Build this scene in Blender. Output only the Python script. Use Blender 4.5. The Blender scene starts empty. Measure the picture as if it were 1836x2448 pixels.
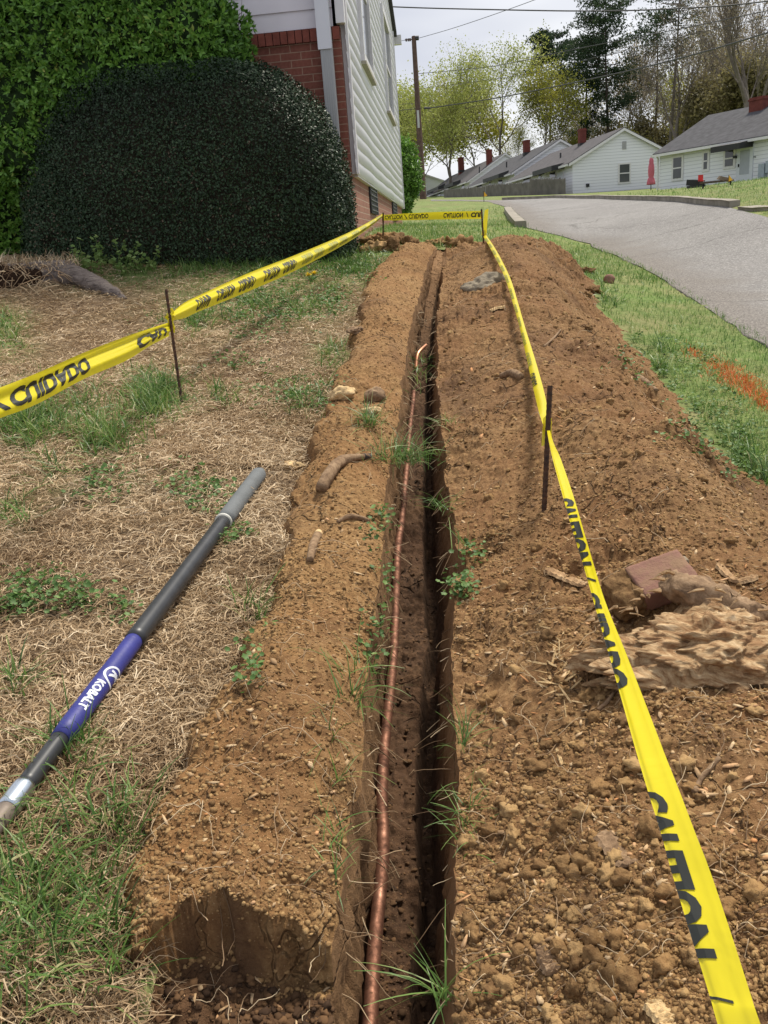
import bpy, bmesh, math, random
import numpy as np
C=bpy.context; SC=C.scene; COL=SC.collection
rng=np.random.default_rng(7); random.seed(7)
# ---------------- camera -----------------------------------------------------
F=2051.;W2=918.;H2=1224.;H=1.1
psi,th,ro=np.radians([5.3,17.4,4.5])
fw=np.array([-np.sin(psi)*np.cos(th),np.cos(psi)*np.cos(th),-np.sin(th)])
r0=np.array([np.cos(psi),np.sin(psi),0.]);u0=np.cross(r0,fw)
RR=r0*np.cos(ro)-u0*np.sin(ro);UU=r0*np.sin(ro)+u0*np.cos(ro)
cam=bpy.data.cameras.new('camera');co=bpy.data.objects.new('camera',cam);COL.objects.link(co)
from mathutils import Matrix, Vector
M=Matrix([[RR[0],UU[0],-fw[0],0],[RR[1],UU[1],-fw[1],0],[RR[2],UU[2],-fw[2],H],[0,0,0,1]])
co.matrix_world=M; cam.sensor_fit='VERTICAL'; cam.sensor_height=24.; cam.lens=24.*F/2448.
cam.clip_start=.02; cam.clip_end=2000; SC.camera=co
# ---------------- sky, sun, exposure ------------------------------------------
SUN_EL,SUN_AZ=60.,34.   # elevation; azimuth from +Y towards +X
wd=bpy.data.worlds.new('World');SC.world=wd;wd.use_nodes=True
nt=wd.node_tree;nt.nodes.clear()
def _n(t,**k):
    n=nt.nodes.new(t)
    for a,b in k.items(): setattr(n,a,b)
    return n
sky=_n('ShaderNodeTexSky',sky_type='NISHITA',sun_disc=False,sun_elevation=math.radians(SUN_EL),sun_rotation=math.radians(SUN_AZ),dust_density=3.)
sm=_n('ShaderNodeVectorMath',operation='SCALE');sm.inputs['Scale'].default_value=.10
nt.links.new(sky.outputs[0],sm.inputs[0])
tc=_n('ShaderNodeTexCoord');mp=_n('ShaderNodeMapping');mp.inputs['Scale'].default_value=(1.6,1.1,6.)
mp.inputs['Rotation'].default_value=(0,math.radians(22),math.radians(10))
nt.links.new(tc.outputs['Generated'],mp.inputs[0])
nz=_n('ShaderNodeTexNoise');nz.inputs['Scale'].default_value=1.25;nz.inputs['Detail'].default_value=3.5;nz.inputs['Roughness'].default_value=.5
nt.links.new(mp.outputs[0],nz.inputs['Vector'])
cr=_n('ShaderNodeValToRGB');e=cr.color_ramp;e.elements[0].position=.36;e.elements[0].color=(.40,.42,.50,1);e.elements[1].position=.62;e.elements[1].color=(.80,.81,.84,1)
m=e.elements.new(.48);m.color=(.58,.60,.67,1)
nt.links.new(nz.outputs[0],cr.inputs[0])
mx=_n('ShaderNodeMix',data_type='RGBA');mx.inputs[0].default_value=.9
nt.links.new(sm.outputs[0],mx.inputs[6]);nt.links.new(cr.outputs[0],mx.inputs[7])
bg=_n('ShaderNodeBackground');bg.inputs[1].default_value=.93
out=_n('ShaderNodeOutputWorld');nt.links.new(mx.outputs[2],bg.inputs[0]);nt.links.new(bg.outputs[0],out.inputs[0])
sl=bpy.data.lights.new('sun','SUN');sl.energy=3.9;sl.angle=math.radians(11);sl.color=(1,.93,.80)
so=bpy.data.objects.new('sun',sl);COL.objects.link(so)
_el,_az=math.radians(SUN_EL),math.radians(SUN_AZ)
so.rotation_euler=Vector((math.sin(_az)*math.cos(_el),math.cos(_az)*math.cos(_el),math.sin(_el))).to_track_quat('Z','Y').to_euler()
so.location=(10,10,20)
SC.view_settings.view_transform='Standard';SC.view_settings.look='None';SC.view_settings.gamma=1;SC.view_settings.exposure=0.40
SC.view_settings.use_curve_mapping=False
SC.render.engine='CYCLES'
try: SC.cycles.use_denoising=True
except Exception: pass
SC.cycles.max_bounces=6;SC.cycles.diffuse_bounces=3;SC.cycles.transparent_max_bounces=6
# ---------------- view rays -----------------------------------------------------
def ray(px,py): return fw+RR*(px-W2)/F+UU*(H2-py)/F
def PD(px,py,d): v=ray(px,py)*d; v[2]+=H; return v
def PY(px,py,Y): v=ray(px,py); v=v*Y/v[1]; v[2]+=H; return v
def PX(px,py,X): v=ray(px,py); v=v*X/v[0]; v[2]+=H; return v
def depth(p): return float((np.array(p)-[0,0,H])@fw)
# ---------------- object helpers -------------------------------------------------
def tag(o,label=None,cat=None,group=None,kind=None):
    if label:o['label']=label
    if cat:o['category']=cat
    if group:o['group']=group
    if kind:o['kind']=kind
    return o
def empty(name,loc=(0,0,0),rz=0.,parent=None):
    o=bpy.data.objects.new(name,None);COL.objects.link(o);o.location=[float(c) for c in loc];o.rotation_euler[2]=rz
    o.empty_display_size=.1
    if parent:o.parent=parent
    return o
def mesh(name,V,Fc,mt,parent=None,smooth=False,attr=None,org=None):
    """V (n,3); Fc (m,3) or (m,4) array, or a list of faces; attr: per-vertex value 'rnd'; org: the parent's origin"""
    V=np.asarray(V,np.float32)
    if org is not None: V=V-np.asarray(org,np.float32)
    me=bpy.data.meshes.new(name)
    if isinstance(Fc,np.ndarray):
        k=Fc.shape[1];m=len(Fc)
        me.vertices.add(len(V));me.vertices.foreach_set('co',V.ravel())
        me.loops.add(m*k);me.loops.foreach_set('vertex_index',Fc.astype(np.int32).ravel())
        me.polygons.add(m);me.polygons.foreach_set('loop_start',np.arange(0,m*k,k,dtype=np.int32))
        try: me.polygons.foreach_set('loop_total',np.full(m,k,np.int32))
        except Exception: pass
        me.update(calc_edges=True)
    else:
        me.from_pydata([tuple(map(float,v)) for v in V],[],[tuple(int(i) for i in f) for f in Fc]);me.update()
    if smooth: me.polygons.foreach_set('use_smooth',np.ones(len(me.polygons),bool))
    if attr is not None:
        for an,av in attr.items():
            a=me.attributes.new(an,'FLOAT','POINT');a.data.foreach_set('value',np.asarray(av,np.float32))
    if mt:me.materials.append(mt)
    o=bpy.data.objects.new(name,me);COL.objects.link(o)
    if parent:
        o.parent=parent
        if org is None: o.matrix_parent_inverse=parent.matrix_basis.inverted()
    return o
class MB:
    """collects faces for one mesh"""
    def __init__(s): s.V=[];s.F=[];s.n=0
    def add(s,V,Fc):
        s.V.append(np.asarray(V,float));s.F+= [tuple(int(i)+s.n for i in f) for f in Fc];s.n+=len(V);return s
    def box(s,c,sz,rz=0.,ry=0.,rx=0.):
        x,y,z=[a/2 for a in sz]
        v=np.array([(-x,-y,-z),(x,-y,-z),(x,y,-z),(-x,y,-z),(-x,-y,z),(x,-y,z),(x,y,z),(-x,y,z)],float)
        if rx or ry or rz:
            from mathutils import Euler
            m=np.array(Euler((rx,ry,rz)).to_matrix());v=v@m.T
        s.add(v+np.array(c),[(0,3,2,1),(4,5,6,7),(0,1,5,4),(1,2,6,5),(2,3,7,6),(3,0,4,7)]);return s
    def tube(s,P,r,k=8,cap=True):
        V,Fc=tube(P,r,k,cap);s.add(V,Fc);return s
    def build(s,name,mt,parent=None,smooth=False,org=None):
        return mesh(name,np.concatenate(s.V),s.F,mt,parent,smooth,org=org)
def frames(P):
    P=np.asarray(P,float);T=np.gradient(P,axis=0);T/=np.linalg.norm(T,axis=1)[:,None]+1e-12
    a=np.array([0,0,1.]) if abs(T[0][2])<.8 else np.array([1.,0,0])
    N=[];n=np.cross(T[0],a);n/=np.linalg.norm(n)
    for t in T:
        n=n-t*(n@t);n/=np.linalg.norm(n)+1e-12;N.append(n)
    N=np.array(N);return T,N,np.cross(T,N)
def tube(P,r,k=8,cap=True):
    P=np.asarray(P,float);n=len(P);r=np.broadcast_to(np.asarray(r,float),(n,))
    T,N,B=frames(P);a=np.arange(k)*2*np.pi/k
    V=(P[:,None]+r[:,None,None]*(np.cos(a)[None,:,None]*N[:,None]+np.sin(a)[None,:,None]*B[:,None])).reshape(-1,3)
    Fc=[(i*k+j,i*k+(j+1)%k,(i+1)*k+(j+1)%k,(i+1)*k+j) for i in range(n-1) for j in range(k)]
    if cap: Fc+=[tuple(range(k))[::-1],tuple((n-1)*k+j for j in range(k))]
    return V,Fc
def tubes_np(paths,k=4):
    """many thin tubes in one array; paths: list of (P,r)"""
    Vs=[];Fs=[];n=0
    for P,r in paths:
        V,Fc=tube(P,r,k,False);Vs.append(V);Fs.append(np.array(Fc)+n);n+=len(V)
    return np.concatenate(Vs),np.concatenate(Fs)
def grid_faces(nr,nc):
    i=np.arange(nr-1)[:,None]*nc+np.arange(nc-1)[None,:];i=i.ravel()
    return np.stack([i,i+1,i+nc+1,i+nc],1)
# ---------------- noise ---------------------------------------------------------
def _h(ix,iy,iz,seed):
    n=(ix*374761393+iy*668265263+iz*2147483647+seed*1274126177)&0xffffffff
    n=((n^(n>>13))*1274126177)&0xffffffff
    return ((n^(n>>16))&0xffff)/32767.5-1.
def vn2(x,y,s=0):
    ix=np.floor(x).astype(np.int64);iy=np.floor(y).astype(np.int64);fx=x-ix;fy=y-iy
    fx=fx*fx*fx*(fx*(fx*6-15)+10);fy=fy*fy*fy*(fy*(fy*6-15)+10);z=0*ix
    a=_h(ix,iy,z,s);b=_h(ix+1,iy,z,s);c=_h(ix,iy+1,z,s);d=_h(ix+1,iy+1,z,s)
    return (a*(1-fx)+b*fx)*(1-fy)+(c*(1-fx)+d*fx)*fy
def vn3(x,y,z,s=0):
    ix=np.floor(x).astype(np.int64);iy=np.floor(y).astype(np.int64);iz=np.floor(z).astype(np.int64)
    fx=x-ix;fy=y-iy;fz=z-iz;fx=fx*fx*(3-2*fx);fy=fy*fy*(3-2*fy);fz=fz*fz*(3-2*fz);r=0
    for dz,wz in ((0,1-fz),(1,fz)):
        for dy,wy in ((0,1-fy),(1,fy)):
            for dx,wx in ((0,1-fx),(1,fx)): r=r+_h(ix+dx,iy+dy,iz+dz,s)*wx*wy*wz
    return r
def fbm2(x,y,f,o=3,s=0,g=.5):
    r=0;a=1.;t=0
    c,sn=math.cos(.6),math.sin(.6)
    for k in range(o):
        r=r+a*vn2(x*f+13.7*k,y*f-7.1*k,s+k);t+=a;a*=g;f*=2.03;x,y=c*x-sn*y,sn*x+c*y
    return r/t
def bil2(x,y,f,o=3,s=0,g=.5):
    r=0;a=1.;t=0;c,sn=math.cos(.9),math.sin(.9)
    for k in range(o):
        r=r+a*(2*np.abs(vn2(x*f+3.7*k,y*f-9.1*k,s+k))-.6);t+=a;a*=g;f*=2.07;x,y=c*x-sn*y,sn*x+c*y
    return r/t
def fbm3(p,f,o=3,s=0,g=.5):
    r=0;a=1.;t=0
    for k in range(o): r=r+a*vn3(p[:,0]*f+5*k,p[:,1]*f+9*k,p[:,2]*f-3*k,s+k);t+=a;a*=g;f*=2.05
    return r/t
def sst(a,b,x):
    t=np.clip((x-a)/(b-a),0,1);return t*t*(3-2*t)
# ---------------- materials -----------------------------------------------------
class NT:
    def __init__(s,name):
        s.m=bpy.data.materials.new(name);s.m.use_nodes=True;s.t=s.m.node_tree;s.t.nodes.clear()
        s.o=s.t.nodes.new('ShaderNodeOutputMaterial')
    def n(s,typ,ins=None,**k):
        n=s.t.nodes.new('ShaderNode'+typ)
        for a,b in k.items(): setattr(n,a,b)
        for a,b in (ins or {}).items(): s.set(n.inputs[a],b)
        return n
    def set(s,i,b):
        if isinstance(b,bpy.types.NodeSocket): s.t.links.new(b,i)
        elif isinstance(b,bpy.types.Node): s.t.links.new(b.outputs[0],i)
        else:
            if isinstance(b,tuple) and len(b)==3 and i.type=='RGBA': b=b+(1,)
            i.default_value=b
    def co(s,scale=(1,1,1),kind='Object',rot=(0,0,0)):
        c=s.n('TexCoord');m=s.n('Mapping',{'Vector':c.outputs[kind],'Scale':scale,'Rotation':rot});return m.outputs[0]
    def noise(s,scale,detail=4,rough=.55,vec=None,dist=0.):
        return s.n('TexNoise',{'Vector':vec or s.co(),'Scale':scale,'Detail':detail,'Roughness':rough,'Distortion':dist}).outputs[0]
    def ramp(s,fac,stops,interp='LINEAR'):
        n=s.n('ValToRGB',{'Fac':fac});e=n.color_ramp;e.interpolation=interp
        while len(e.elements)>1:e.elements.remove(e.elements[-1])
        e.elements[0].position=stops[0][0];e.elements[0].color=tuple(stops[0][1])+(1,)
        for p,c in stops[1:]:
            x=e.elements.new(p);x.color=tuple(c)+(1,)
        return n.outputs[0]
    def mix(s,f,a,b,blend='MIX'):
        n=s.n('Mix',data_type='RGBA',blend_type=blend);s.set(n.inputs[0],f);s.set(n.inputs[6],a);s.set(n.inputs[7],b);return n.outputs[2]
    def math(s,op,a,b=0.,c=0.):
        n=s.n('Math',operation=op);s.set(n.inputs[0],a);s.set(n.inputs[1],b);s.set(n.inputs[2],c);return n.outputs[0]
    def bump(s,h,dist,st=1.,nrm=None):
        n=s.n('Bump',{'Height':h,'Distance':dist,'Strength':st})
        if nrm: s.set(n.inputs['Normal'],nrm)
        return n.outputs[0]
    def bsdf(s,col,rough=.8,metal=0.,nrm=None,spec=.5,**ex):
        i={'Base Color':col,'Roughness':rough,'Metallic':metal,'Specular IOR Level':spec}
        if nrm:i['Normal']=nrm
        i.update(ex);b=s.n('BsdfPrincipled',i);s.t.links.new(b.outputs[0],s.o.inputs[0]);return s.m
    def leaf(s,col,trans=.35,rough=.5,spec=.4):
        b=s.n('BsdfPrincipled',{'Base Color':col,'Roughness':rough,'Specular IOR Level':spec})
        t=s.n('BsdfTranslucent',{'Color':col});m=s.n('MixShader',{0:trans,1:b.outputs[0],2:t.outputs[0]})
        s.t.links.new(m.outputs[0],s.o.inputs[0]);return s.m
    def at(s,name): return s.n('Attribute',attribute_name=name).outputs['Fac']
def plain(name,col,rough=.7,metal=0.,var=.12,scale=8.,spec=.5,bump=0.):
    t=NT(name);n=t.noise(scale,5);lo=tuple(c*(1-var) for c in col);hi=tuple(min(1,c*(1+var)) for c in col)
    nr=t.bump(t.noise(scale*6,4),bump) if bump else None
    return t.bsdf(t.ramp(n,[(.3,lo),(.7,hi)]),rough,metal,nr,spec)
# ---- ground surface: thin plate through surveyed points -------------------
def zdrop(px,py,drop):
    v=ray(px,py); return PD(px,py,drop/-v[2])
CTRL=[zdrop(*c) for c in [
 (-100,2448,.92),(300,2448,.98),(770,2448,1.02),(1095,2448,1.02),(1500,2448,1.05),(1950,2448,1.06),
 (-100,1900,.89),(270,1500,.86),(450,1900,.93),(900,1650,.97),(1080,1650,.97),(1500,1650,1.02),(1950,1650,1.02),
 (622,1150,.79),(-100,1150,.76),(435,955,.655),(50,950,.60),(900,1200,.87),(1030,1200,.88),(1298,1275,.95),
 (1836,1140,1.0),(1700,1050,.97),(1500,900,.86),(1020,900,.70),(800,850,.60),(1300,900,.80),
 (300,790,.45),(60,800,.43),(1836,825,.86),(1700,720,.72),(1560,645,.52),(1400,595,.34),(1250,620,.30),
 ]]
CTRL+=[PD(*c) for c in [(1030,740,6.1),(700,760,5.7),(700,680,7.0),(1040,640,7.9),
 (1158,640,8.1),(1060,585,9.2),(853,590,8.95),(500,628,8.0),(100,650,7.6),(1240,548,14.),(1000,540,14.),(960,547,18.5),
 (1740,492,14.),(1836,512,12.),(1500,470,26),(1380,467,36),(1160,473,48),(1060,477,46),(1010,476,48),(1580,455,52),(1836,440,46),(1370,463,62),(1235,465,78),(1126,467,100),(1020,470,128)]]
CTRL+=[np.array(c,float) for c in [(-1.,-1.,.02),(1,-1,-.05),(-6,1,.3),(-8,5,.9),(-12,12,1.5),(7,2,.05),(-8,30,2.0),(-25,60,3.6),(45,55,4.6),(-60,150,7.5),(60,150,9),(0,300,14),(150,300,14),(-150,300,12),(20,160,9)]]
CTRL=np.array(CTRL)
def warp(x,y):
    yy=np.maximum(y,-1.5)+3.
    return np.clip(x/yy,-1.3,1.3)*1.6,np.log(yy)
def _tps(r2): return .5*r2*np.log(r2+1e-12)
_cu,_cv=warp(CTRL[:,0],CTRL[:,1]); _n=len(_cu)
# fit the height divided by distance, which keeps the fit even over the picture
_A=np.zeros((_n+3,_n+3)); _A[:_n,:_n]=_tps((_cu[:,None]-_cu)**2+(_cv[:,None]-_cv)**2)+np.eye(_n)*1e-3
_A[:_n,_n]=1;_A[:_n,_n+1]=_cu;_A[:_n,_n+2]=_cv;_A[_n,:_n]=1;_A[_n+1,:_n]=_cu;_A[_n+2,:_n]=_cv
_b=np.zeros(_n+3);_b[:_n]=(CTRL[:,2]-H)/(np.maximum(CTRL[:,1],-1.5)+3.)
_w=np.linalg.solve(_A,_b)
def base(x,y):
    x=np.asarray(x,float);y=np.asarray(y,float);u,v=warp(x,y)
    o=_w[_n]+_w[_n+1]*u+_w[_n+2]*v
    for i in range(_n): o=o+_w[i]*_tps((u-_cu[i])**2+(v-_cv[i])**2)
    return o*(np.maximum(y,-1.5)+3.)+H
def hit(px,py,fz=None,off=0.,dmax=160.):
    """first point of the pixel's ray that meets the surface fz"""
    fz=fz or base; v=ray(px,py); d=np.exp(np.linspace(np.log(.5),np.log(dmax),700))
    p=v[None,:]*d[:,None]; g=p[:,2]+H-fz(p[:,0],p[:,1])-off
    i=np.nonzero(g<0)[0]
    if len(i)==0: return None
    i=max(i[0],1); a=g[i-1]/(g[i-1]-g[i]); q=p[i-1]*(1-a)+p[i]*a; q=q.copy(); q[2]+=H; return q
# ---- the dug strip: edges, trench and heaps -----------------------------------
def edge(pix,off=0.):
    P=[hit(a,b,None,off) for a,b in pix];P=sorted([(p[1],p[0]) for p in P]);a=np.array(P);return a[:,0],a[:,1]
_ya,_xa=edge([(372,2448),(362,2300),(345,2215),(440,1880),(565,1640),(640,1430),(690,1270),(745,1110),(790,960),(828,860),(862,745),(885,670),(950,612)])
_yL,_xL=edge([(770,2448),(800,2300),(838,2100),(864,1893),(885,1640),(905,1450),(925,1260),(953,1060),(968,900),(985,800),(1003,720),(1022,650),(1040,612)])
_yR,_xR=edge([(1090,2448),(1092,2250),(1090,2050),(1085,1850),(1080,1700),(1080,1560),(1088,1450),(1085,1300),(1075,1200),(1065,1100),(1052,1000),(1046,900),(1045,800),(1052,700),(1060,650),(1068,612)])
_yb,_xb=edge([(1836,1165),(1724,1060),(1660,1000),(1590,915),(1530,835),(1455,755),(1425,700),(1405,655),(1340,622),(1240,592),(1185,578)])
Y0,Y1=.25,9.35
def xa_(y): return np.interp(y,_ya,_xa)-.045*(1-sst(1.2,2.2,y))-.005+ (y>8.3)*(y-8.3)*.12+.055*fbm2(y*0,y,3.,3,3)+.026*fbm2(y*0,y,16.,3,4)
def xL_(y): return np.interp(y,_yL,_xL)+.014*fbm2(y*0,y,5.,3,11)+.006*fbm2(y*0,y,40.,2,12)
_g=np.exp(-((np.linspace(0,12,2400)-2.42)/.11)**2)
def xR_(y): return np.interp(y,_yR,_xR)+.014*fbm2(y*0+9,y,5.,3,13)+.006*fbm2(y*0,y,40.,2,14)+.045*np.exp(-((y-2.42)/.11)**2)
def xb_(y):
    b=np.interp(y,_yb,_xb);b=np.where(y<_yb[0],_xb[0]+(y-_yb[0])*.10,b)
    b=np.where(y>8.8,b-(y-8.8)*1.2,b)
    return np.maximum(b+.06*fbm2(y*0,y,2.2,3,21)+.02*fbm2(y*0,y,14.,3,22),xR_(y)+.08)
_ye=[hit(a,b,None,.085) for a,b in [(300,2215),(320,2208),(380,2202),(429,2172),(461,2159),(494,2180),(542,2165),(597,2192),(651,2222),(700,2204),(760,2240),(820,2250)]]
_ye=sorted([(p[0],p[1]) for p in _ye]);_yex=np.array([p[0] for p in _ye]);_yey=np.array([p[1] for p in _ye])
def lumps(x,y,k=1.):
    wx=x+.006*vn2(x*40,y*40,36);wy=y+.006*vn2(x*40,y*40,37);md=np.clip(.75+1.1*fbm2(x,y,2.7,2,30),.15,1.5);a=.018*fbm2(x,y,5.,2,31)+md*(.012*bil2(wx,wy,12.,2,32)+.0062*bil2(wx,wy,33.,1,33))+(1.6-md)*.6*.0042*bil2(wx,wy,66.,1,34)+.0016*vn2(x*110,y*110,35)
    return a*k
def soil_h(x,y):
    """height of loose soil above the old ground; also trench depth (negative)"""
    x=np.asarray(x,float);y=np.asarray(y,float)
    a,l,r,b=xa_(y),xL_(y),xR_(y),xb_(y)
    far=1-sst(8.6,9.3,y)
    # left heap
    t=(x-a)/np.maximum(l-a,.03)
    hl=(.112+.045*fbm2(x,y,1.9,2,41)+.008*(1-sst(1.2,1.8,y)))*np.sqrt(np.clip(1-((t-.52)/.55)**2,0,1))*sst(-.02,.10,t)
    ye=np.interp(x,_yex,_yey)+.030*fbm2(x,y,18.,3,43)
    keep=sst(ye-.006,ye+.006,y)
    bare=-.02*sst(0,.2,t)*(1-sst(.8,1,t))
    hl=hl*keep+bare*(1-keep)
    hl=hl*(.35+.65*far)
    # right heap: a low shelf by the trench, then the ridge
    u=x-r;w=np.maximum(b-r,.08);v=u/w
    ridge=(.12+.09*fbm2(x,y,1.4,3,51)+.035*sst(4.5,7.5,y))*sst(.02,.50,v)*(1-sst(.60,1.,v))*1.25
    shelf=.045*sst(0,.16,u)*(1-sst(.80,1.,v))
    hr=(ridge+shelf)
    hr=hr*(.55+.45*far)+.04*np.clip(fbm2(x,y,3.,3,53)+.25,0,1)*sst(7.6,8.8,y)
    wl=np.where(x<l,1.,0.);wr=np.where(x>r,1.,0.)
    inside=np.clip(t*6,0,1)*wl+np.clip((1-v)*8,0,1)*wr
    dry=.55+.45*sst(.2,.6,v)*wr
    rough=(lumps(x,y)+(.042*fbm2(x,y,1.9,2,38)+.022*sst(2.2,4,y)*bil2(x,y,5.5,3,29))*wr+.016*fbm2(x,y,3.2,2,39)*wl)*inside*(1+.8*sst(.45,.9,v)*wr*sst(1.2,4.5,y)+.5*sst(7,8.5,y))
    h=hl*wl+hr*wr+rough
    return np.where((t<0)|(v>1),-.0,h)
def trench_z(x,y):
    l,r=xL_(y),xR_(y);q=(x-l)/np.maximum(r-l,.02)
    fade=1-sst(7.9,8.6,y)
    d=(.25+.09*sst(.46,.54,q)+.02*fbm2(x,y,6.,3,61))*fade+.02
    d=d*(1-.35*sst(5.5,7.5,y))
    return base(x,y)-d+lumps(x,y,.9)+.01*bil2(x,y,28,2,66)
def surf(x,y):
    x=np.asarray(x,float);y=np.asarray(y,float)
    l,r=xL_(y),xR_(y);ins=(x>l)&(x<r)&(y<8.6)
    return np.where(ins,trench_z(x,y),lawn_z(x,y)*0+base(x,y)+soil_h(x,y))
def lawn_z(x,y):
    near=1-sst(6,14,y)
    return base(x,y)+near*(.012*fbm2(x,y,2.5,2,71)+.010*bil2(x,y,9.,2,72))
def in_soil(x,y,m=0.):
    return (x>xa_(y)+m)&(x<xb_(y)-m)&(y>Y0)&(y<Y1-m)
def top(x,y):
    """the surface a thing lies on, anywhere"""
    x=np.asarray(x,float);y=np.asarray(y,float)
    return np.where(in_soil(x,y),surf(x,y),lawn_z(x,y))
def P3(px,py,off=0.): return hit(px,py,top,off)

# ---- soil materials ----
def soil_mat(name,lo,mid,hi,wet=0.):
    t=NT(name);c=t.co()
    n1=t.noise(2.2,5,.6,c);n2=t.noise(55,5,.7,c);n3=t.noise(420,3,.6,c)
    col=t.ramp(n2,[(.28,lo),(.5,mid),(.72,hi)])
    col=t.mix(t.ramp(n1,[(.4,(0,0,0)),(.62,(1,1,1))]),col,t.mix(.55,col,(mid[0]*.80,mid[1]*.66,mid[2]*.6)))
    n4=t.noise(1.1,6,.65,c,.6);col=t.mix(t.math('MULTIPLY',t.ramp(n4,[(.50,(0,0,0)),(.66,(1,1,1))]),.62),col,(.10,.055,.030))
    v=t.n('TexVoronoi',{'Vector':c,'Scale':230.,'Randomness':1.},feature='F1')
    sp=t.math('MULTIPLY',t.math('LESS_THAN',v.outputs['Distance'],.22),t.math('GREATER_THAN',t.n('SeparateColor',{0:v.outputs['Color']}).outputs[0],.80))
    col=t.mix(t.math('MULTIPLY',sp,.75*(1-wet)),col,(.52,.36,.20))
    if wet: col=t.mix(t.at('dry'),col,t.mix(.62,col,(.36,.21,.10)))  # paler trench walls towards the lip: light put into the colour, partly drier soil
    if not wet: col=t.mix(t.at('moist'),col,(.075,.038,.020))
    nr=t.bump(n3,.0022,1.,t.bump(n2,.007,1.))
    dv=t.n('VectorMath',{0:c,1:t.n('VectorMath',{0:t.n('TexNoise',{'Vector':c,'Scale':9.,'Detail':3.}).outputs['Color'],'Scale':.10},operation='SCALE').outputs[0]},operation='ADD').outputs[0]
    ve=t.n('TexVoronoi',{'Vector':dv,'Scale':8.},feature='DISTANCE_TO_EDGE').outputs[0]
    ck=t.math('MULTIPLY',t.ramp(ve,[(0,(0,0,0)),(.035,(1,1,1))]),1.);ms=t.ramp(t.noise(3.3,3,.6,c),[(.50,(1,1,1)),(.58,(0,0,0))])
    nr=t.bump(t.math('MAXIMUM',t.math('MAXIMUM',ck,ms),t.at('moist')),.014,1.,nr)
    return t.bsdf(col,.95,0,nr,.25)
M_soil=soil_mat('dry_soil',(.105,.055,.023),(.262,.149,.060),(.41,.262,.12))
M_soilr=soil_mat('brown_soil',(.09,.047,.021),(.222,.124,.053),(.37,.235,.11))
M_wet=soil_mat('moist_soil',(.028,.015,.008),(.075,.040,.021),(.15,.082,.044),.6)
# ---- soil mesh in strips ----
def strip(ynum,cols,fx,fz,name,mt,**kw):
    ys=np.exp(np.linspace(np.log(3+Y0),np.log(3+Y1),ynum))-3
    Yg=np.repeat(ys[:,None],cols,1);X=fx(ys);Z=fz(X,Yg)
    V=np.stack([X,Yg,Z],2).reshape(-1,3);f_=V[:,0]<xL_(V[:,1])+.001;ye=np.interp(V[:,0],_yex,_yey);mo=np.where(f_,1-sst(ye-.02,ye+.01,V[:,1]),0)*.85;return mesh(name,V,grid_faces(ynum,cols),mt,smooth=True,attr={'moist':mo,'dry':np.clip((V[:,2]-base(V[:,0],V[:,1])+.26)/.22,0,1)**.8},**kw)  # 'dry' grows with height, brightening the shaded trench wall through its colour
NR=980
def _left(ys):
    a,l=xa_(ys),xL_(ys);k=np.linspace(0,1,190)
    k=np.concatenate([[-.12,-.06],k]);return a[:,None]+(l-a)[:,None]*k
def _leftz(X,Y):
    z=base(X,Y)+soil_h(X-2e-4,Y);z[:,0]-=.07;z[:,1]-=.02
    return z
o=strip(NR,192,_left,_leftz,'left_soil_bank',M_soil)
tag(o,'narrow bank of crumbly tan soil heaped between the dead lawn and the trench','soil bank',kind='structure')
def _right(ys):
    r,b=xR_(ys),xb_(ys);k=np.linspace(0,1,500);k=np.concatenate([k,[1.03,1.06]]);return r[:,None]+(b-r)[:,None]*k
def _rightz(X,Y):
    z=base(X,Y)+soil_h(X+2e-4,Y);z[:,-1]-=.08;z[:,-2]-=.02
    return z
o=strip(NR,502,_right,_rightz,'right_soil_bank',M_soilr)
tag(o,'wide bank of loose brown soil between the trench and the roadside grass','soil bank',kind='structure')
def _tr(ys):
    l,r=xL_(ys),xR_(ys);w=r-l
    fl=np.linspace(.05,.62,46);k=np.concatenate([np.zeros(14),fl,np.linspace(.64,1,14)]);return l[:,None]+w[:,None]*k
def _trz(X,Y):
    n=X.shape[1];Z=np.empty_like(X);fl=slice(14,n-14)
    Z[:,fl]=trench_z(X[:,fl],Y[:,fl])
    zl=base(X[:,0],Y[:,0])+soil_h(X[:,0]-2e-4,Y[:,0]);zr=base(X[:,-1],Y[:,-1])+soil_h(X[:,-1]+2e-4,Y[:,-1])
    tl=np.linspace(0,1,14)
    Z[:,:14]=zl[:,None]*(1-tl)+(Z[:,14])[:,None]*tl
    Z[:,-14:]=zr[:,None]*tl[None,:]+(Z[:,-15])[:,None]*(1-tl)
    q=fbm2(Z[:,:14]*30,Y[:,:14]*9,1.,3,81);X[:,:14]+=(q*.012+.006*vn2(Z[:,:14]*90,Y[:,:14]*60,82)+.012*tl)*np.sin(np.pi*np.minimum(1,tl*1.1))
    q=fbm2(Z[:,-14:]*30,Y[:,-14:]*9,1.,3,83);X[:,-14:]+=(q*.012+.006*vn2(Z[:,-14:]*90,Y[:,-14:]*60,84))*np.sin(np.pi*np.minimum(1,(1-tl)*1.1))
    X[:,:14]=np.minimum(X[:,:14],X[:,:1]+.03)
    return Z
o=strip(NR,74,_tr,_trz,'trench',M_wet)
tag(o,'deep narrow trench of dark moist soil with the pipe lying in it','trench',kind='structure')
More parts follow.
